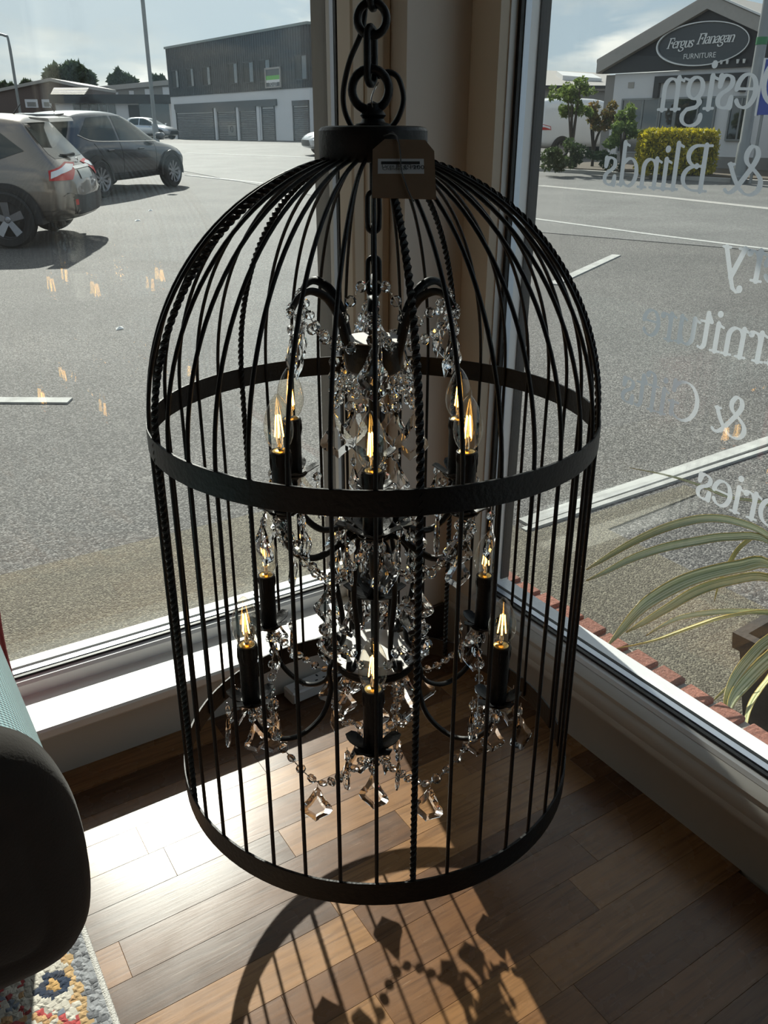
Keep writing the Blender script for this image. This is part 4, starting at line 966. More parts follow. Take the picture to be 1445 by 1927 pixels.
for u0, u1, v0, v1 in ((4.23, 5.9, .6, 2.84), (6.6, 8.95, .55, 2.64), (9.5, 12.3, .55, 2.64), (12.9, 19.3, .55, 2.66), (.12, 1.98, .62, 2.84)):
    f = mx(ba, 'shutter_frame', [((u0, -.06, v0+zo), (u0+.08, .03, v1+zo)), ((u1-.08, -.06, v0+zo), (u1, .03, v1+zo)), ((u0, -.06, v1-.28+zo), (u1, .06, v1+zo))], M['shutter'])
    n = int((v1-v0-.28)/.11)
    mb = MB()
    for i in range(n): z = v0+.11*i; mb.prism([(-.05, z+.0+zo), (-.012, z+.03+zo), (-.012, z+.08+zo), (-.05, z+.108+zo)], lambda u, v, d: (d, u, v), u0+.08, u1-.08)
    mb.build('slat', M['shutter'], f)['kind'] = 'stuff'
for u0, u1 in ((6.2, 6.55), (9.1, 9.4), (12.5, 12.75), (19.35, 19.9)): mx(ba, 'pier', [((u0, -.05, .55+zo), (u1, .02, 2.62+zo))], M['render_w'])
graf = mx(ba, 'painted_panel', [((9.6, -.012, .85+zo), (10.8, .0, 1.55+zo))], M['render_g'])
MB().torus(.18, .03, (10.2, .01, 1.28+zo), None, 18, 5).build('painted_ring', M['signdark'], graf)
for u0, u1, v0, v1 in ((.13, 1.42, 3.95, 5.17), (4.47, 5.77, 4.0, 5.16), (6.6, 7.9, 4.03, 5.15), (8.8, 10.0, 4.05, 5.19), (12.84, 14.0, 4.1, 5.17), (15.54, 16.65, 4.09, 5.19), (18.2, 19.3, 4.1, 5.2)):
    f = mx(ba, 'window', [((u0-.06, -.02, v0-.06+zo), (u0, .09, v1+.06+zo)), ((u1, -.02, v0-.06+zo), (u1+.06, .09, v1+.06+zo)), ((u0, -.02, v1+zo), (u1, .09, v1+.06+zo)), ((u0, -.02, v0-.06+zo), (u1, .11, v0+zo)), ((u0+(u1-u0)*.45, -.02, v0+zo), (u0+(u1-u0)*.45+.05, .07, v1+zo))], M['clad'])
    mx(f, 'pane', [((u0, -.02, v0+zo), (u1, .045, v1+zo))], M['darkglass']); mx(f, 'dark_half_pane', [((u0+(u1-u0)*.5, -.02, v0+zo), (u1, .055, v1+zo))], M['ink'])  # one half blacked out so only the other half mirrors the sky
mx(ba, 'end_window', [((-.01, -2.2, 1.69+zo), (.06, -1.7, 2.31+zo))], M['darkglass'])
lb = empty('letting_board', tuple(A0+dA*4.03+Vector((-.9977, -.0682, 0))*.075+Vector((0, 0, 3.62))), atan2(dA.y, dA.x)+pi, label='small framed board reading TO LET on the charcoal cladding', cat='sign')
mx(lb, 'board', [((-.95, -.03, 0), (.95, .03, 1.08))], M['signdark'])
mx(lb, 'frame', [((-.97, -.07, -.02), (-.85, -.0, 1.1)), ((.85, -.07, -.02), (.97, 0, 1.1)), ((-.97, -.07, 1.0), (.97, 0, 1.1)), ((-.97, -.07, -.02), (.97, 0, .06))], M['sheet'])
mx(lb, 'green_band', [((-.85, -.05, .43), (.85, 0, .66))], M['signgreen']); mx(lb, 'white_band', [((-.85, -.05, .28), (.85, 0, .43))], M['signwhite'])
for tx, z, sz in (('TO LET', .17, .30),): o = link('lettering', textmesh(tx, sz, M['signwhite']), lb); o.location = (0, -.036, z); o.rotation_euler = (pi/2, 0, 0)

# -- low office, long warehouse, brown shed and tiled house on the far left: frames face the camera
def frame_at(lat, D, z): p = lf(lat, D); return (p[0], p[1], z)
RZ = YAW-pi/2
def pl(px, py, D):                                                # local (lateral, height) of a pixel on a plane facing the camera
    P = at(px, py, D); return float(P[:2] @ RT), float(P[2])
lo = empty('low_office', frame_at(-20, 76, .4), RZ, label='low flat-roofed office with dark fascia and white walls, far left', cat='building')
lx = lambda lat: lat+20
xa, xc, xd = pl(105, 200, 76)[0], pl(197, 200, 76)[0], pl(322, 200, 76)[0]
z0f, z1f = pl(197, 195, 76)[1]-.4, pl(197, 178, 76)[1]-.4
mx(lo, 'wall', [((lx(xa), 0, -.5), (lx(xd), 7, z0f))], M['render_w'])
mx(lo, 'fascia', [((lx(xa)-.3, -.5, z0f), (lx(xd)+.3, 7.2, z1f))], M['clad'])
xg0, xg1 = pl(262, 200, 76)[0], pl(318, 200, 76)[0]
mx(lo, 'open_bay', [((lx(xg0), -.06, -.5), (lx(xg1), .02, z0f))], M['darkglass'])
f = mx(lo, 'notice_window', [((lx(pl(219, 0, 76)[0]), -.08, z0f-1.35), (lx(pl(240, 0, 76)[0]), .0, z0f-.1))], M['clad'])
for i in range(5):
    a_, b_ = pl(112+17*i, 0, 76)[0], pl(124+17*i, 0, 76)[0]
    f = mx(lo, 'window', [((lx(a_)-.06, -.05, z0f-1.35), (lx(b_)+.06, .0, z0f-.05))], M['parapet']); mx(f, 'pane', [((lx(a_), -.07, z0f-1.3), (lx(b_), 0, z0f-.1))], M['darkglass'])
wh = empty('warehouse', frame_at(-20, 108, .4), RZ, label='long grey warehouse with white wall panels behind the low office', cat='building')
xa, xd = pl(148, 180, 108)[0], pl(330, 180, 108)[0]; zt0, zt1, zw0 = pl(150, 167, 108)[1]-.4, pl(316, 150, 108)[1]-.4, pl(150, 184, 108)[1]-.4
MB().prism([(lx(xa), -.5), (lx(xd), -.5), (lx(xd), zt1-.5), (lx(xa), zt0-.5)], lambda u, v, d: (u, d, v), 0, 14).build('wall', M['render_g'], wh)
MB().prism([(lx(xa)-.3, zt0-.5), (lx(xd), zt1-.5), (lx(xd), zt1), (lx(xa)-.3, zt0)], lambda u, v, d: (u, d, v), -.4, 14.2).build('roof_edge', M['sheet'], wh)
for p0, p1 in ((150, 176), (195, 202), (224, 233), (255, 264), (290, 318)):
    a_, b_ = pl(p0, 0, 108)[0], pl(p1, 0, 108)[0]; zz = zt0+(zt1-zt0)*(p0-150)/166
    mx(wh, 'wall_panel', [((lx(a_), -.12, -.4), (lx(b_), 0, zz-.62))], M['render_w'])
br = empty('brown_building', frame_at(-34, 92, .4), RZ, label='dark brown brick building with long sloping roof at the left edge', cat='building')
lb2 = lambda lat: lat+34
pts = [pl(-60, 172, 92), pl(0, 173, 92), pl(96, 153, 92), pl(150, 165, 92)]
MB().prism([(lb2(p[0]), p[1]-.4) for p in pts]+[(lb2(pts[-1][0]), -.5), (lb2(pts[0][0]), -.5)], lambda u, v, d: (u, d, v), 0, 12).build('wall', M['brownroof'], br)
MB().prism([(lb2(p[0]), p[1]-.4) for p in pts]+[(lb2(p[0]), p[1]-.4+.28) for p in pts[::-1]], lambda u, v, d: (u, d, v), -.3, 12.3).build('roof_edge', M['sheet'], br)
for p0, p1 in ((17, 42), (50, 68)):
    a_, b_ = pl(p0, 0, 92)[0], pl(p1, 0, 92)[0]; zq = pl(20, 192, 92)[1]-.4
    f = mx(br, 'window', [((lb2(a_), -.08, zq-.5), (lb2(b_), 0, zq+.25))], M['render_w']); mx(f, 'pane', [((lb2(a_)+.2, -.1, zq-.4), (lb2(b_)-.2, 0, zq+.0))], M['darkglass'])
th = empty('tiled_kiosk', frame_at(-30, 86, .4), RZ, label='small building under a pale sunlit tiled roof, left of the low office', cat='building')
q0, q1, q2, q3 = pl(93, 164, 86), pl(150, 164, 86), pl(153, 185, 86), pl(101, 185, 86)
lt = lambda lat: lat+30
mx(th, 'wall', [((lt(q3[0]), 0, -.5), (lt(q2[0]), 4, q3[1]-.4))], M['render_g'])
zt, zb2 = q0[1]-.4, q3[1]-.4
rf = MB(); nrows = 7
for i in range(nrows):
    t0, t1 = i/nrows, (i+1)/nrows
    xl = lambda t: lt(q3[0]-.3+(q0[0]-q3[0])*t); xr = lambda t: lt(q2[0]+.2+(q1[0]-q2[0])*t); yz = lambda t: (-.4+2.4*t, zb2+(zt-zb2)*t)
    (y0, zz0), (y1, zz1) = yz(t0), yz(t1)
    rf.add([(xl(t0), y0-.03, zz0+.07), (xr(t0), y0-.03, zz0+.07), (xr(t1), y1, zz1+.03), (xl(t1), y1, zz1+.03), (xl(t0), y0-.03, zz0-.02), (xr(t0), y0-.03, zz0-.02), (xr(t1), y1, zz1-.05), (xl(t1), y1, zz1-.05)], [(0, 1, 2, 3), (0, 4, 5, 1), (7, 6, 5, 4), (1, 5, 6, 2), (2, 6, 7, 3), (3, 7, 4, 0)])
rf.build('roof', M['tile'], th)
mx(th, 'back_slope', [((lt(q3[0]), 2.0, -.5), (lt(q2[0]), 4.2, zb2+.2))], M['brownroof'])

# -- gabled furniture showroom on the right. local x runs to the right along its front, local y goes into the building
R0 = Vector((21.5626, 20.6408, 0)); dR = Vector((.18480548, -.98277512, 0))
gr = empty('showroom', (R0.x, R0.y, .0), atan2(dR.y, dR.x), label='gabled furniture showroom with black gable over white walls, right window', cat='building')
uA, uP, uB = -.36, 2.95, 6.3; vE, vP = 2.82, 4.28
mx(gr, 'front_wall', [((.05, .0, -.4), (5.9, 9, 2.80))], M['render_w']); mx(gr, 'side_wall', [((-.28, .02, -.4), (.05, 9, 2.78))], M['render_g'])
mx(gr, 'plinth', [((-.3, -.05, -.4), (5.95, 0, .53))], M['render_g'])
MB().prism([(uA, vE), (uB, vE), (uB, vE+.02), (uP, vP), (uA, vE+.02)], lambda u, v, d: (u, d, v), -.12, .05).build('gable_panel', M['clad'], gr)
def slopeboard(u0, v0, u1, v1, h, y0, y1, nm, m): MB().prism([(u0, v0), (u1, v1), (u1, v1+h), (u0, v0+h)], lambda u, v, d: (u, d, v), y0, y1).build(nm, m, gr)
slopeboard(uA-.1, vE+.0, uP, vP+.0, .34, -.30, .1, 'bargeboard', M['sheet']); slopeboard(uP, vP+.0, uB+.1, vE+.0, .34, -.30, .1, 'bargeboard', M['sheet'])
slopeboard(uA-.15, vE+.30, uP, vP+.30, .09, -.25, 9.2, 'roof_slope', M['sheet']); slopeboard(uP, vP+.30, uB+.15, vE+.30, .09, -.25, 9.2, 'roof_slope', M['sheet'])
slopeboard(uP, vP+.36, uB+.15, vE+.36, .05, -.34, -.26, 'verge_flashing', M['signwhite'])
fb = mx(gr, 'sign_frame', [((1.5, -.14, 2.50), (4.3, -.0, 2.68)), ((1.5, -.14, 2.1), (1.66, 0, 2.5)), ((4.12, -.14, 2.2), (4.3, 0, 2.5))], M['clad'])
for u0, u1, v0, v1 in ((.46, 1.68, .62, 2.06), (2.30, 3.47, .62, 2.06), (3.98, 4.46, 1.0, 2.05)):
    f = mx(gr, 'window', [((u0-.05, -.06, v0-.05), (u0, .02, v1+.05)), ((u1, -.06, v0-.05), (u1+.05, .02, v1+.05)), ((u0, -.06, v1), (u1, .02, v1+.05)), ((u0, -.06, v0-.05), (u1, .02, v0)), ((u0+.55*(u1-u0), -.05, v0), (u0+.55*(u1-u0)+.05, .02, v1))], M['galv'])
    mx(f, 'pane', [((u0, -.03, v0), (u1, .01, v1))], M['darkglass'])
dd = mx(gr, 'door', [((1.74, -.06, -.1), (1.80, .02, 2.06)), ((2.2, -.06, -.1), (2.26, .02, 2.06)), ((1.74, -.06, 2.0), (2.26, .02, 2.06))], M['galv']); mx(dd, 'pane', [((1.8, -.03, .1), (2.2, .01, 2.0))], M['darkglass'])
for u in (3.37, 3.56, 3.73, 4.03, 4.21): MB().lathe([(.0, -.05), (.03, -.05), (.045, .05), (0, .05)], 10, c=(u, -.2, 2.95)).build('spotlight', M['signwhite'], gr, 40)
mx(gr, 'vent', [((.55, -.02, 2.4), (.75, .0, 2.56))], M['sheet'])
sg = empty('shop_sign', tuple(R0+dR*2.88+Vector((-.98277512, -.18480548, 0))*.15+Vector((0, 0, 3.44))), atan2(dR.y, dR.x), label='oval black shop sign with silver script on the black gable', cat='sign')
MB().prism([(1.34*cos(2*pi*i/48), .52*sin(2*pi*i/48)) for i in range(48)], lambda u, v, d: (u, d, v), -.03, .03).build('board', M['signdark'], sg)
pts = [(1.38*cos(2*pi*i/56), -.05, .54*sin(2*pi*i/56)) for i in range(56)]
MB().tube(pts, [.022+.018*max(0, -cos(2*pi*i/56)) for i in range(56)], 6, closed=True).build('oval_rim', M['silverpaint'], sg, 60)
def write_sign(text, u0, z0, s, sh):
    for c in text:
        if c == ' ': u0 += .45*s; continue
        adv, mb = glyph_mesh(c, s, lambda a, b, d, u=u0: (u+a, -.032-d, z0+b), 0, .02, .09, .24, sh)
        mb.build('letter', M['silverpaint'], sg); u0 += adv*s*.86
write_sign('Fergus', -1.08, -.06, .165, .30); write_sign('Flanagan', -.16, .0, .165, .30)
o = link('lettering', textmesh('FURNITURE', .19, M['silverpaint']), sg); o.location = (-.02, -.04, -.30); o.rotation_euler = (pi/2, 0, 0)
# -- grey shed between the pillar and the showroom
q0, q1 = pl(1012, 126, 46), pl(1150, 138, 46); q2, q3 = pl(1012, 157, 46), pl(1150, 166, 46)
sh = empty('grey_shed', frame_at(q0[0], 46, .4), RZ, label='grey shed with sloping sheet roof and skylight, beside the showroom', cat='building')
W_ = q1[0]-q0[0]
mx(sh, 'wall', [((-3, 0, -.6), (W_+1, 6, q3[1]-.4))], M['render_g'])
MB().add([(-3, -.3, q2[1]-.4), (W_+1, -.3, q3[1]-.45), (W_+1, 5, q1[1]-.1), (-3, 5, q0[1]-.1), (-3, -.3, q2[1]-.52), (W_+1, -.3, q3[1]-.57), (W_+1, 5, q1[1]-.22), (-3, 5, q0[1]-.22)], [(0, 1, 2, 3), (7, 6, 5, 4), (0, 4, 5, 1), (1, 5, 6, 2), (2, 6, 7, 3), (3, 7, 4, 0)]).build('roof', M['sheet'], sh)
za = q2[1]-.4+(q0[1]-q2[1]+.3)*.40; zb_s = q2[1]-.4+(q0[1]-q2[1]+.3)*.62
MB().add([(1.6, 1.8, za+.05), (3.6, 1.8, za-.08), (3.4, 3.1, zb_s-.02), (1.5, 3.1, zb_s+.1), (1.6, 1.8, za-.2), (3.6, 1.8, za-.2), (3.4, 3.1, zb_s-.3), (1.5, 3.1, zb_s-.3)], [(0, 1, 2, 3), (7, 6, 5, 4), (0, 4, 5, 1), (1, 5, 6, 2), (2, 6, 7, 3), (3, 7, 4, 0)]).build('skylight', M['signwhite'], sh)
mx(sh, 'gutter', [((-3, -.42, q2[1]-.62), (W_+1, -.3, q2[1]-.5))], M['clad'])
# -- boundary wall, blue sign and pole at the right edge
P = atg(1400, 338); Q = atg(1560, 345)
wp = empty('boundary_wall', (P[0]+.7, P[1]-.2, P[2]-.2), atan2(dR.y, dR.x), label='brown boundary wall with piers behind the steel pole', cat='wall')
mx(wp, 'wall', [((0, 0, -.2), (4, .2, 1.55))], M['brownroof']); mx(wp, 'pier', [((1.0, -.12, -.2), (1.35, .3, 1.6))], M['brownroof']); mx(wp, 'coping', [((-.1, -.1, 1.55), (4.1, .3, 1.66))], M['kerb'])
B = at(1438, 225, 21.5)
bsn = empty('blue_sign', (B[0], B[1], B[2]), atan2(dR.y, dR.x), label='blue sign panel standing behind the steel pole at the right edge', cat='sign')
mx(bsn, 'panel', [((-.22, 0, .1), (1.2, .08, 1.25))], M['blueplas']); mx(bsn, 'post', [((-.12, .02, -1.4), (-.06, .06, 1.2)), ((.9, .02, -1.4), (.96, .06, 1.2))], M['galv']); mx(bsn, 'edge_trim', [((-.25, -.02, .08), (-.2, .1, 1.28))], M['signwhite'])
Pp = atg(1388, 346)
ps = empty('steel_pole', (Pp[0], Pp[1], Pp[2]), 0, label='grey galvanised steel pole rising beyond the road, right edge', cat='pole')
MB().lathe([(.15, -.3), (.15, .9), (.125, .95), (.12, 4), (.10, 7.5), (0, 7.5)], 20).build('shaft', M['galv'], ps, 40); MB().lathe([(.19, 0), (.19, .16), (.15, .2), (.12, .2)], 16).build('base_plate', M['galv'], ps, 40)
MB().lathe([(.1255, 3.02), (.1275, 3.03), (.1275, 3.17), (.1255, 3.18)], 20, cap=False).build('green_band', mat('green_tape', (.02, .16, .06), .5), ps)
# -- added shop block out of frame, so the right-hand panes mirror dark, not sky
ns = empty('reflection_block', (-4.6, 9.2, -.4), radians(186), label='added dark shop block left of the view, mirrored in place of sky', cat='building')
mx(ns, 'wall', [((0, -5, -.2), (19, 0, 5.4))], M['brownroof']); mx(ns, 'roof_edge', [((-.2, -5.2, 5.4), (19.2, .25, 5.75))], M['clad'])
for i in range(4): f = mx(ns, 'window', [((1.5+4.4*i, -.02, .7), (4.7+4.4*i, .06, 2.6))], M['clad']); mx(f, 'pane', [((1.6+4.4*i, -.02, .8), (4.6+4.4*i, .08, 2.5))], M['darkglass'])
# -- street lamps on the left
def lamp(px_top, py_top, px_base, D, r, hook, label, ztop=None):
    p = lf(pl(px_base, 200, D)[0], D); zt = ztop or pl(px_top, py_top, D)[1]; z0 = gz(D)
    l = empty('street_lamp', (p[0], p[1], z0), RZ, label=label, cat='street lamp')
    lx_ = pl(px_top, py_top, D)[0]-pl(px_base, 200, D)[0]
    pts = [(0, 0, -.2), (0, 0, (zt-z0)*.5), (lx_*.0, 0, (zt-z0)*.93), (hook*.12, 0, (zt-z0)*.985), (hook*.5, 0, zt-z0), (hook, 0, zt-z0-.02)]
    MB().tube(spline(pts, 5), [r]*10+[r*.8]*16, 8).build('column', M['galv'], l, 60)
    MB().bbox((min(hook, hook*1.5), -.1, zt-z0-.12), (max(hook, hook*1.5), .1, zt-z0+.02), .04).build('lantern', M['galv'], l)
    MB().lathe([(r*1.6, -.1), (r*1.6, .9), (r, 1.0)], 12, cap=False).build('base', M['galv'], l, 40)
lamp(20, 64, 36, 48, .075, -1.2, 'thin street lamp with hooked arm at the far left edge'); lamp(268, -70, 288, 40, .085, -1.1, 'tall street lamp standing beyond the slate grey car')

# ================================================================== plants
def leafmat(name, c1, c2, tr=.45):
    m, t, out = newmat(name); g = N(t, 'ShaderNodeNewGeometry')
    c = mixc(t, g.outputs['Random Per Island'], c1, c2)
    d = N(t, 'ShaderNodeBsdfPrincipled', i_Roughness=.55); t.links.new(c, d.inputs['Base Color']); tl = N(t, 'ShaderNodeBsdfTranslucent'); t.links.new(c, tl.inputs[0])
    mx_ = N(t, 'ShaderNodeMixShader'); mx_.inputs[0].default_value = tr; t.links.new(d.outputs[0], mx_.inputs[1]); t.links.new(tl.outputs[0], mx_.inputs[2]); t.links.new(mx_.outputs[0], out.inputs[0]); return m
M['bark'] = mat('bark', (.06, .045, .035), .9, bump=.5)
M['leaf_y'] = leafmat('golden_privet_leaves', (.66, .54, .02), (.17, .18, .02), .45)
M['leaf_g'] = leafmat('green_leaves', (.10, .16, .035), (.20, .26, .07))
M['leaf_d'] = leafmat('dark_leaves', (.035, .06, .02), (.08, .12, .04))
M['leaf_o'] = leafmat('bronze_leaves', (.22, .13, .04), (.14, .15, .05))
M['leaf_far'] = leafmat('far_tree_leaves', (.03, .055, .03), (.06, .09, .045), .3)
def leaves(sampler, n, size, rng):
    mb = MB()
    for _ in range(n):
        p = Vector(sampler()); a = Vector((rng.gauss(0, 1), rng.gauss(0, 1), rng.gauss(0, 1))).normalized(); b = a.orthogonal().normalized(); b = (b*cos(rng.random()*6)+a.cross(b)*sin(rng.random()*6)); s = size*rng.uniform(.6, 1.3)
        c = a.cross(b)
        mb.v += [tuple(p-b*s), tuple(p+c*s*.45), tuple(p+b*s), tuple(p-c*s*.45)]; k = len(mb.v); mb.f.append((k-4, k-3, k-2, k-1))
    return mb
def blob_sampler(blobs, rng, shell=.55):
    wts = [r**2 for *_, r in blobs]
    def f():
        x, y_, z, r = rng.choices(blobs, wts)[0]
        d = Vector((rng.gauss(0, 1), rng.gauss(0, 1), rng.gauss(0, 1))).normalized()*r*(shell+(1-shell)*rng.random()**.6); return (x+d.x, y_+d.y, z+d.z*.85)
    return f
def shrub(name, loc, blobs, n, size, m, label, cat, stems=(), seed=1, group=None):
    rng = random.Random(seed); r = empty(name, loc, RZ, label=label, cat=cat, group=group)
    leaves(blob_sampler(blobs, rng), n, size, rng).build('foliage', m, r)['kind'] = 'stuff'
    for pts, rad in stems: MB().tube(spline(pts, 4), [rad*(1-.6*i/(4*(len(pts)-1))) for i in range(4*(len(pts)-1)+1)], 7).build('stem', M['bark'], r, 60)
    return r
def blobs_px(lst, D0):
    """blobs given as (px, py, radius px, depth offset) become metres in a frame at the first one's foot"""
    out = []
    for px_, py_, rp, dd in lst:
        l, z = pl(px_, py_, D0+dd); out.append((l, dd, z, rp/1561*(D0)*.92))
    return out
def shrub_px(name, foot, D, lst, n, size, m, label, cat, seed, trunk=True):
    rb_ = random.Random(seed+50)
    if D < 60: lst = [(x+rb_.uniform(-.8, .8)*r, y_+rb_.uniform(-.75, .7)*r, r*rb_.uniform(.38, .62), dd+rb_.uniform(-.3, .3)) for x, y_, r, dd in lst for _ in range(5)]
    fl_ = pl(foot, 200, D)[0]; z0 = gz(D)+.1; bl_ = [(l-fl_, dd, z-z0, r) for l, dd, z, r in blobs_px(lst, D)]
    st = []
    if trunk:
        top = max(bl_, key=lambda b: b[2]); st.append((([0, 0, -.2], [.03, .02, top[2]*.4], [top[0]*.6, top[1]*.6, top[2]*.75], [top[0], top[1], top[2]]), .05*max(1, top[2]/2)))
        for b in bl_[:5]: st.append((([0, 0, b[2]*.25], [b[0]*.5, b[1]*.5, b[2]*.6], [b[0], b[1], b[2]]), .03*max(1, top[2]/2)))
    p = lf(fl_, D); return shrub(name, (p[0], p[1], z0), bl_, n, size, m, label, cat, st, seed)
shrub_px('tree', 128, 136, [(108, 142, 20, 0), (138, 138, 22, 0), (160, 148, 18, 1), (95, 150, 12, 0), (140, 160, 22, 0), (165, 165, 14, 0)], 5200, .55, M['leaf_far'], 'large round dark tree on the skyline behind the brown building', 'tree', 3)
shrub_px('tree', 228, 136, [(222, 145, 9, 0), (222, 136, 5, 0), (214, 153, 10, 0), (236, 152, 11, 0), (250, 155, 8, 0)], 2200, .45, M['leaf_far'], 'smaller pointed dark tree on the skyline above the warehouse', 'tree', 4)
shrub_px('tree', 20, 136, [(8, 164, 8, 0), (22, 166, 6, 0), (48, 158, 7, 0), (60, 160, 6, 0)], 900, .45, M['leaf_far'], 'distant low trees showing above the brown roof, far left', 'tree', 5)
shrub_px('tree', 296, 136, [(292, 148, 6, 0), (303, 149, 6, 0)], 500, .4, M['leaf_far'], 'tip of a far tree beside the clad building', 'tree', 6)
# golden hedge, clipped square
rng = random.Random(11); D_h = 23.6; hx0, hz1 = pl(1208, 242, D_h); hx1, _ = pl(1350, 236, D_h); hz0 = gz(D_h)+.1
p = lf((hx0+hx1)/2, D_h); hg = empty('golden_hedge', (p[0], p[1], hz0), RZ, label='clipped square yellow hedge in front of the showroom', cat='hedge'); w2 = (hx1-hx0)/2; hh = hz1-hz0
def hsamp():
    while True:
        x, y_, z = rng.uniform(-1, 1), rng.uniform(-1, 1), rng.uniform(.02, 1)
        e = max(abs(x)**1, abs(y_), (z-.5)*2)
        if e > .72 and (abs(x)**6+abs(y_)**6+abs((z-.5)*2)**6) < 1.25: return (x*w2, y_*.5, z*hh)
leaves(hsamp, 9000, .055, rng).build('foliage', M['leaf_y'], hg)['kind'] = 'stuff'
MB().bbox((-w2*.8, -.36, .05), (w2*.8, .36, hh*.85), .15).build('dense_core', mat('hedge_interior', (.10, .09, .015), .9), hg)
for x in (-.5, 0, .5): MB().tube([(x, 0, -.2), (x*.9, 0, .4)], .03, 6).build('stem', M['bark'], hg)
shrub_px('young_tree', 1082, 26, [(1080, 165, 20, 0), (1050, 180, 18, .2), (1108, 175, 14, 0), (1075, 195, 22, 0), (1040, 170, 8, 0), (1060, 215, 16, .2), (1100, 205, 14, 0)], 2300, .062, M['leaf_g'], 'young green tree left of the bushes, in front of the grey shed', 'tree', 12)
shrub_px('bronze_shrub', 1125, 26.6, [(1120, 205, 16, 0), (1140, 210, 18, 0), (1125, 230, 20, 0), (1150, 228, 16, 0)], 1500, .06, M['leaf_o'], 'bronze green shrub between the young tree and the golden hedge', 'shrub', 13)
shrub_px('green_shrub', 1180, 24.6, [(1178, 210, 16, 0), (1195, 215, 14, 0), (1170, 235, 22, 0), (1160, 262, 20, 0), (1190, 245, 14, 0)], 1900, .06, M['leaf_g'], 'leafy green shrub close left of the golden hedge', 'shrub', 14)
shrub_px('low_bushes', 1075, 24.4, [(1030, 300, 22, 0), (1060, 296, 24, 0), (1095, 298, 24, 0), (1125, 296, 22, 0), (1045, 280, 16, 0), (1080, 278, 18, .1), (1150, 305, 14, 0)], 3000, .055, M['leaf_d'], 'low dark green bushes along the kerb below the young tree', 'shrub', 15, trunk=False)

# -- potted flax outside the right window
M['pot'] = mat('dark_clay_pot', (.035, .028, .024), .75, var=.25, scale=15, bump=.3)
PX, PY = 2.075, .93
pp = empty('potted_flax', (PX, PY, -.444), radians(4), label='tall dark square pot with striped arching flax leaves, outside right window', cat='potted plant')
mb = MB()
def sq(h, w): return [(-w, -w, h), (w, -w, h), (w, w, h), (-w, w, h)]
lv = [sq(0, .14), sq(.30, .185), sq(.305, .20), sq(.355, .205), sq(.355, .175), sq(.28, .16)]
for q in lv: mb.v += q
mb.f.append((3, 2, 1, 0)); mb.f += [(4*i+j, 4*i+(j+1) % 4, 4*i+4+(j+1) % 4, 4*i+4+j) for i in range(5) for j in range(4)]; mb.f.append((20, 21, 22, 23))
mb.build('pot', M['pot'], pp)
MB().lathe([(0, .30), (.13, .295), (.16, .285)], 16).build('soil', M['soil'], pp)
m, t, out = newmat('striped_flax_leaf'); uv = N(t, 'ShaderNodeUVMap'); sx_ = N(t, 'ShaderNodeSeparateXYZ'); t.links.new(uv.outputs[0], sx_.inputs[0])
nz = N(t, 'ShaderNodeTexNoise', i_Scale=1.0, i_Detail=3.0); cbx = N(t, 'ShaderNodeCombineXYZ'); t.links.new(math_(t, 'MULTIPLY', sx_.outputs[0], 9.0), cbx.inputs[0]); t.links.new(math_(t, 'MULTIPLY', sx_.outputs[1], 1.2), cbx.inputs[1])
oi = N(t, 'ShaderNodeObjectInfo'); t.links.new(math_(t, 'MULTIPLY', oi.outputs['Random'], 40.0), cbx.inputs[2]); t.links.new(cbx.outputs[0], nz.inputs['Vector'])
st_ = ramp(t, [(.30, (.18, .22, .07)), (.44, (.40, .44, .19)), (.53, (.74, .74, .47)), (.66, (.85, .80, .50))], nz.outputs[0]).outputs[0]
ed = math_(t, 'GREATER_THAN', math_(t, 'ABSOLUTE', math_(t, 'SUBTRACT', sx_.outputs[0], .5)), .43)
c = mixc(t, ed, st_, (.55, .42, .12))
tip = ramp(t, [(.86, (1, 1, 1)), (.97, (.75, .62, .35))], sx_.outputs[1]).outputs[0]
c = mixc(t, 1.0, c, tip, 'MULTIPLY')
b = N(t, 'ShaderNodeBsdfPrincipled', i_Roughness=.25); t.links.new(c, b.inputs['Base Color']); tl = N(t, 'ShaderNodeBsdfTranslucent'); t.links.new(c, tl.inputs[0])
mxs = N(t, 'ShaderNodeMixShader'); mxs.inputs[0].default_value = .25; t.links.new(b.outputs[0], mxs.inputs[1]); t.links.new(tl.outputs[0], mxs.inputs[2]); t.links.new(mxs.outputs[0], out.inputs[0]); M['flax'] = m
Dp = float(np.array([PX, PY]) @ HD); Mi = None
bpy.context.view_layer.update(); Mi = pp.matrix_world.inverted()
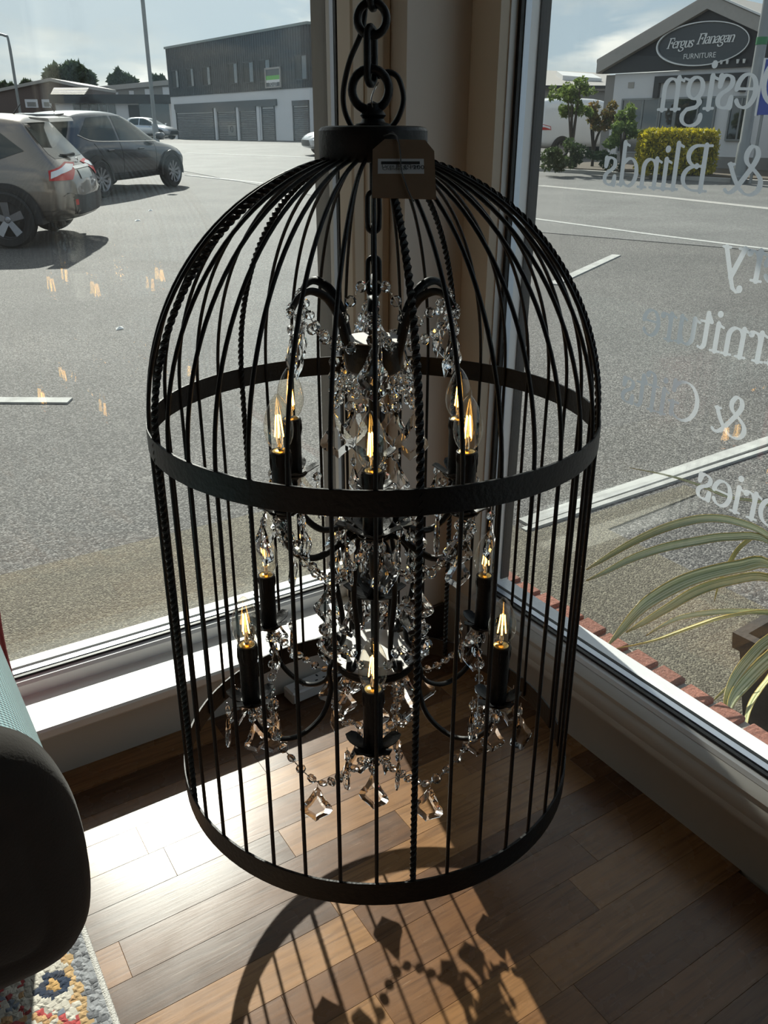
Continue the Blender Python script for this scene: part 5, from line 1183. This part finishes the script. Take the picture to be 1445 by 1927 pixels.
def flax(pix, width, dd, side=1):
    """one strap leaf through sample points in a slice of space dd in front of the pot centre"""
    n = len(pix); P = []
    for i, (x, y_) in enumerate(pix): P.append(Vector(at(x, y_, Dp-.02-dd*(i/(n-1)))))
    root_ = Vector((PX+random.uniform(-.05, .05), PY+random.uniform(-.05, .05), -.15))
    P = spline([root_]+P, 5); k = len(P); vs = []; uvs = []
    for i, p in enumerate(P):
        tn = (P[min(i+1, k-1)]-P[max(i-1, 0)]).normalized(); view = (Vector((0, 0, EYE))-p).normalized()
        up = Vector((0, 0, 1)); sd = tn.cross(up); sd = sd.normalized() if sd.length > 1e-3 else Vector((1, 0, 0))
        nn_ = sd.cross(tn).normalized(); sd = (sd*.75+nn_*.55*side).normalized(); nn_ = sd.cross(tn).normalized()
        t_ = i/(k-1); w = width*(.55+.45*min(1, t_*4))*(1-max(0, (t_-.55)/.45)**1.6*.93)
        for s_, dz in ((-1, .16), (-.5, .02), (0, -.07), (.5, .02), (1, .16)): vs.append(Mi @ (p+sd*w*.5*s_+nn_*dz*w)); uvs.append(((s_+1)/2, t_))
    fs = [(i*5+j, i*5+j+1, i*5+j+6, i*5+j+5) for i in range(k-1) for j in range(4)]
    o = MB().add(vs, fs).build('leaf', M['flax'], pp); me = o.data; ul = me.uv_layers.new(name='UVMap')
    for lp in me.loops: ul.data[lp.index].uv = uvs[lp.vertex_index]
    me.shade_smooth()
    sdm = o.modifiers.new('thick', 'SOLIDIFY'); sdm.thickness = .0012
for pix, w, dd, sd in (([(1500, 1075), (1445, 1010), (1390, 984), (1330, 976), (1260, 991), (1190, 1021), (1130, 1056), (1103, 1072)], .022, .12, 1),
    ([(1510, 1090), (1445, 1018), (1370, 1011), (1310, 1019), (1250, 1031), (1190, 1051), (1140, 1076), (1103, 1093)], .022, .22, 1),
    ([(1500, 1130), (1445, 1063), (1390, 1067), (1330, 1080), (1280, 1098), (1230, 1126), (1200, 1150), (1165, 1190), (1142, 1216)], .034, .30, 1),
    ([(1510, 1140), (1445, 1088), (1370, 1094), (1310, 1113), (1260, 1142), (1210, 1172), (1178, 1190)], .024, .25, 1),
    ([(1500, 1180), (1445, 1153), (1370, 1160), (1300, 1182), (1230, 1206), (1150, 1222)], .030, .30, -1),
    ([(1500, 1170), (1450, 1154), (1370, 1151), (1300, 1158), (1260, 1170), (1216, 1196)], .014, .30, 1),
    ([(1500, 1180), (1445, 1205), (1410, 1238), (1382, 1275), (1366, 1312), (1364, 1352)], .026, .30, 1),
    ([(1500, 1200), (1445, 1240), (1400, 1285), (1376, 1318), (1367, 1356)], .034, .34, 1),
    ([(1490, 1230), (1445, 1280), (1420, 1314), (1407, 1344), (1402, 1380)], .020, .36, -1),
    ([(1480, 1210), (1430, 1240), (1380, 1283), (1328, 1332)], .010, .20, 1),
    ([(1460, 1040), (1430, 1008), (1392, 1030), (1368, 1068), (1354, 1095), (1344, 1132)], .010, .05, 1),
    ([(1500, 1000), (1445, 950), (1370, 935), (1310, 911), (1250, 893), (1185, 880)], .007, .0, 1)): flax(pix, w, dd, sd)

# ================================================================== things inside at the lower left
M['teal'] = None
def weave(name, c1, c2, sc=560):
    m, t, out = newmat(name); tc = N(t, 'ShaderNodeTexCoord'); sp_ = N(t, 'ShaderNodeSeparateXYZ'); t.links.new(tc.outputs['UV'], sp_.inputs[0])
    u = math_(t, 'MULTIPLY', sp_.outputs[0], sc); v = math_(t, 'MULTIPLY', sp_.outputs[1], sc)
    a = math_(t, 'SINE', math_(t, 'ADD', u, v)); b2 = math_(t, 'SINE', math_(t, 'SUBTRACT', u, v))
    h = math_(t, 'MULTIPLY_ADD', math_(t, 'MULTIPLY', a, b2), .5, .5)
    c = mixc(t, h, c1, c2); b = N(t, 'ShaderNodeBsdfPrincipled', i_Roughness=.85); b.inputs['Sheen Weight'].default_value = .3; t.links.new(c, b.inputs['Base Color'])
    bp = N(t, 'ShaderNodeBump', i_Strength=.8, i_Distance=.003); t.links.new(h, bp.inputs['Height']); t.links.new(bp.outputs[0], b.inputs['Normal']); t.links.new(b.outputs[0], out.inputs[0]); return m
M['teal'] = weave('teal_woven_fabric', (.16, .30, .33), (.36, .52, .54))
M['taupe'] = mat('taupe_velvet', (.022, .018, .015), .9, var=.2, scale=30, sheen=.12, bump=.1, bscale=300, spec=.2)
M['redfab'] = mat('red_fabric', (.42, .085, .09), .85, var=.2, scale=60, bump=.3, bscale=250)
sf = empty('sofa', (-.35, .95, 0), 0, label='sofa end with rolled teal woven arm and dark taupe front, lower left corner', cat='sofa')
prof = [(-.03, .283), (.026, .284), (.058, .298), (.077, .330), (.086, .378), (.088, .43), (.084, .49), (.073, .535), (.055, .570), (.0275, .594), (-.01, .606), (-.06, .608), (-.12, .60), (-.16, .575), (-.185, .53), (-.195, .46), (-.19, .39), (-.165, .33), (-.12, .292)]
def arm(y0, y1, off, nm, m, taper=0.0, nseg=12):
    pr = [(p.x, p.y) for p in spline([(x, z, 0) for x, z in prof]+[(prof[0][0], prof[0][1], 0)], 4)][:-1]; n = len(pr); cx_, cz_ = -.055, .445
    vs = []; uvs = []; per = [0]
    for i in range(n): per.append(per[-1]+hypot(pr[(i+1) % n][0]-pr[i][0], pr[(i+1) % n][1]-pr[i][1]))
    for k in range(nseg+1):
        t = k/nseg; y_ = y0+(y1-y0)*t
        for i, (x, z) in enumerate(pr): dx, dz = x-cx_, z-cz_; L = hypot(dx, dz); f = (L+off)/L*(1-taper*t); vs.append((cx_+dx*f+.35, y_-.95, cz_+dz*f)); uvs.append((per[i], y_))
    fs = [(k*n+i, k*n+(i+1) % n, (k+1)*n+(i+1) % n, (k+1)*n+i) for k in range(nseg) for i in range(n)]+[tuple(range(n))[::-1], tuple(range(nseg*n, nseg*n+n))]
    o = MB().add(vs, fs).build(nm, m, sf); ul = o.data.uv_layers.new(name='UVMap')
    for lp in o.data.loops: ul.data[lp.index].uv = uvs[lp.vertex_index]
    o.data.shade_smooth(); 
    try: o.data.set_sharp_from_angle(angle=radians(50))
    except Exception: pass
    return o
arm(.80, 1.235, -.004, 'rolled_arm', M['teal'], .04)
# puffed velvet front of the arm: rings shrinking towards the viewer
pr = [(p.x, p.y) for p in spline([(x, z, 0) for x, z in prof]+[(prof[0][0], prof[0][1], 0)], 4)][:-1]; n = len(pr); vs = []
rings_ = [(.815, -.006), (.805, .004), (.785, .006), (.765, .003), (.750, -.008), (.742, -.025), (.738, -.05), (.739, -.056), (.736, -.062), (.732, -.10)]
for y_, off in rings_:
    for x, z in pr: dx, dz = x+.055, z-.445; L = hypot(dx, dz); f = max(.02, (L+off)/L); vs.append((-.055+dx*f+.35, y_-.95, .445+dz*f))
vs.append((-.055+.35, .731-.95, .445)); k = len(rings_)
fs = [(a*n+i, a*n+(i+1) % n, (a+1)*n+(i+1) % n, (a+1)*n+i) for a in range(k-1) for i in range(n)]+[((k-1)*n+i, (k-1)*n+(i+1) % n, k*n) for i in range(n)]
o = MB().add(vs, fs).build('arm_front', M['taupe'], sf, 70)
mb = MB(); mb.bbox((-.75+.35, .80-.95, .06), (-.06+.35, 1.36-.95, .33), .02); mb.build('base', M['taupe'], sf)
mb = MB(); mb.bbox((-.95+.35, .78-.95, .30), (-.2+.35, 1.36-.95, .46), .05); mb.build('seat_cushion', M['teal'], sf)
for x, y_ in ((-.10, .84), (-.10, 1.32), (-.7, .84), (-.7, 1.32)): MB().lathe([(.014, .0125), (.022, .06), (.022, .065), (0, .065)], 12, c=(x+.35, y_-.95, 0)).build('leg', M['black'], sf, 40)
rc = empty('red_cushion', (.002, 1.345, .34), 0, label='red cushion behind the rolled teal sofa arm', cat='cushion')
vs = []; nn2 = 16
for i in range(nn2+1):
    for j in range(nn2+1):
        u, v = -1+2*i/nn2, -1+2*j/nn2; pinch = 1-.10*(1-abs(u))*abs(v)-.0; th_ = .055*((1-u**4)*(1-v**4))**.55
        vs.append((u*.145*(1-.06*(1-v*v)*abs(u)), th_, v*.13*(1-.06*(1-u*u)*abs(v))+.10))
k = len(vs); vs2 = vs+[(x, -y_, z) for x, y_, z in vs]; w_ = nn2+1
fs = [(i*w_+j, i*w_+j+1, (i+1)*w_+j+1, (i+1)*w_+j) for i in range(nn2) for j in range(nn2)]; fs += [tuple(q+k for q in f[::-1]) for f in fs]
MB().add([(x-.045, y_, z-.08) for x, y_, z in vs2], fs).build('cover', M['redfab'], rc, 70)
MB().tube([(x-.045, y_, z-.08) for x, y_, z in [vs[i*w_] for i in range(w_)]+[vs[nn2*w_+j] for j in range(1, w_)]+[vs[i*w_+nn2] for i in range(nn2-1, -1, -1)]+[vs[j] for j in range(nn2-1, 0, -1)]], .004, 6, closed=True).build('piping', M['redfab'], rc, 60)

# -- rug: flat-woven print, bound edge
m, t, out = newmat('patterned_rug_pile'); geo = N(t, 'ShaderNodeNewGeometry'); sp_ = N(t, 'ShaderNodeSeparateXYZ')
nz = N(t, 'ShaderNodeTexNoise', i_Scale=70.0, i_Detail=2.0); t.links.new(geo.outputs['Position'], nz.inputs['Vector'])
jit = N(t, 'ShaderNodeVectorMath', operation='MULTIPLY_ADD'); t.links.new(nz.outputs['Color'], jit.inputs[0]); jit.inputs[1].default_value = (.007, .007, 0); t.links.new(geo.outputs['Position'], jit.inputs[2])
v = N(t, 'ShaderNodeTexVoronoi', i_Scale=120.0); v.distance = 'CHEBYCHEV'; t.links.new(jit.outputs[0], v.inputs['Vector'])
t.links.new(v.outputs['Position'], sp_.inputs[0]); X, Y = sp_.outputs[0], sp_.outputs[1]
wn = N(t, 'ShaderNodeTexWhiteNoise'); t.links.new(v.outputs['Position'], wn.inputs[0])
nb = N(t, 'ShaderNodeTexNoise', i_Scale=30.0, i_Detail=2.0); t.links.new(v.outputs['Position'], nb.inputs['Vector'])
field = ramp(t, [(0, (.52, .30, .13)), (.38, (.62, .58, .50)), (.44, (.60, .36, .17)), (.50, (.45, .06, .06)), (.56, (.62, .58, .50)), (.63, (.22, .26, .33)), (.70, (.58, .32, .13))], nb.outputs[0], 'CONSTANT').outputs[0]
# a row of flowers: cream rings with navy petals and an ochre eye
cyy = math_(t, 'SUBTRACT', math_(t, 'MODULO', math_(t, 'ADD', Y, 9.855), .21), .105)
cxx = math_(t, 'SUBTRACT', X, .035); dd_ = math_(t, 'SQRT', math_(t, 'ADD', math_(t, 'MULTIPLY', cyy, cyy), math_(t, 'MULTIPLY', cxx, cxx)))
fc = ramp(t, [(0, (.55, .33, .12)), (.16, (.015, .03, .065)), (.42, (.62, .58, .50)), (.72, (.62, .58, .50))], math_(t, 'MULTIPLY', dd_, 18.0), 'CONSTANT').outputs[0]
c = mixc(t, math_(t, 'LESS_THAN', dd_, .042), field, fc)
grey = mixc(t, math_(t, 'GREATER_THAN', wn.outputs[0], .72), (.33, .34, .36), (.14, .15, .17))
c = mixc(t, math_(t, 'GREATER_THAN', X, .069), c, grey)
och = math_(t, 'MULTIPLY', math_(t, 'GREATER_THAN', X, .060), math_(t, 'LESS_THAN', X, .069)); c = mixc(t, och, c, (.55, .36, .17))
c = mixc(t, math_(t, 'MULTIPLY', wn.outputs[0], .25), c, (.1, .08, .06))
b = N(t, 'ShaderNodeBsdfPrincipled', i_Roughness=.95); t.links.new(c, b.inputs['Base Color']); b.inputs['Sheen Weight'].default_value = .2
bp = N(t, 'ShaderNodeBump', i_Strength=1.0, i_Distance=.004, invert=True); t.links.new(v.outputs['Distance'], bp.inputs['Height']); t.links.new(bp.outputs[0], b.inputs['Normal']); t.links.new(b.outputs[0], out.inputs[0]); M['rug'] = m
M['binding'] = mat('white_binding', (.66, .64, .60), .9, var=.1, scale=200, bump=.5, bscale=400)
rg = empty('area_rug', (-.8, .55, 0), 0, label='patterned orange, red and cream rug with grey border under the sofa', cat='rug')
MB().bbox((-1.2, -.95, .0005), (.892, .72, .012), .002).build('pile', M['rug'], rg)
MB().tube([(.894, -.95+.01*i, .0068) for i in range(168)], .006, 8).build('edge_binding', M['binding'], rg, 60)
# -- extension socket on the floor behind the cage
es = empty('extension_socket', (.69, 1.395, 0), radians(4), label='white extension socket lying on the floor against the left wall', cat='socket')
M['whiteplas'] = mat('white_plastic', (.66, .66, .64), .4, var=.03)
MB().bbox((-.055, -.021, 0), (.055, .021, .030), .004).build('casing', M['whiteplas'], es)
for x in (-.027, .027):
    mb = MB()
    for dx, dy, w1, h1_ in ((0, .009, .002, .004), (-.010, -.006, .0035, .0018), (.010, -.006, .0035, .0018)): mb.box((x+dx-w1, dy-h1_, .0295), (x+dx+w1, dy+h1_, .0303))
    mb.build('socket_hole', M['ink'], es)
MB().tube(spline([(.055, 0, .015), (.12, .004, .006), (.19, .006, .0045), (.25, .004, .0045)], 6), .0035, 7).build('lead', M['whiteplas'], es, 60)
# -- scraps of litter on the asphalt
M['paper'] = mat('white_paper', (.75, .75, .73), .8)
for i, (x, y_, s_, lab) in enumerate(((259, 416, .05, 'white scrap of paper on the asphalt right of the sand car'), (283, 397, .04, 'tiny pale scrap on the asphalt behind the slate grey car'), (225, 620, .035, 'thin white scrap on the asphalt left of the cage'))):
    q = atg(x, y_); mb = MB(); mb.add([(-s_, -s_*.6, 0), (s_, -s_*.5, .006), (s_*.8, s_*.5, .02), (-s_*.7, s_*.6, .012), (0, 0, .025)], [(0, 1, 4), (1, 2, 4), (2, 3, 4), (3, 0, 4)])
    o = mb.build('litter', M['paper'], None); o.location = (q[0], q[1], q[2]+.001); tag(o, lab, 'litter'); md = o.modifiers.new('t', 'SOLIDIFY'); md.thickness = .001
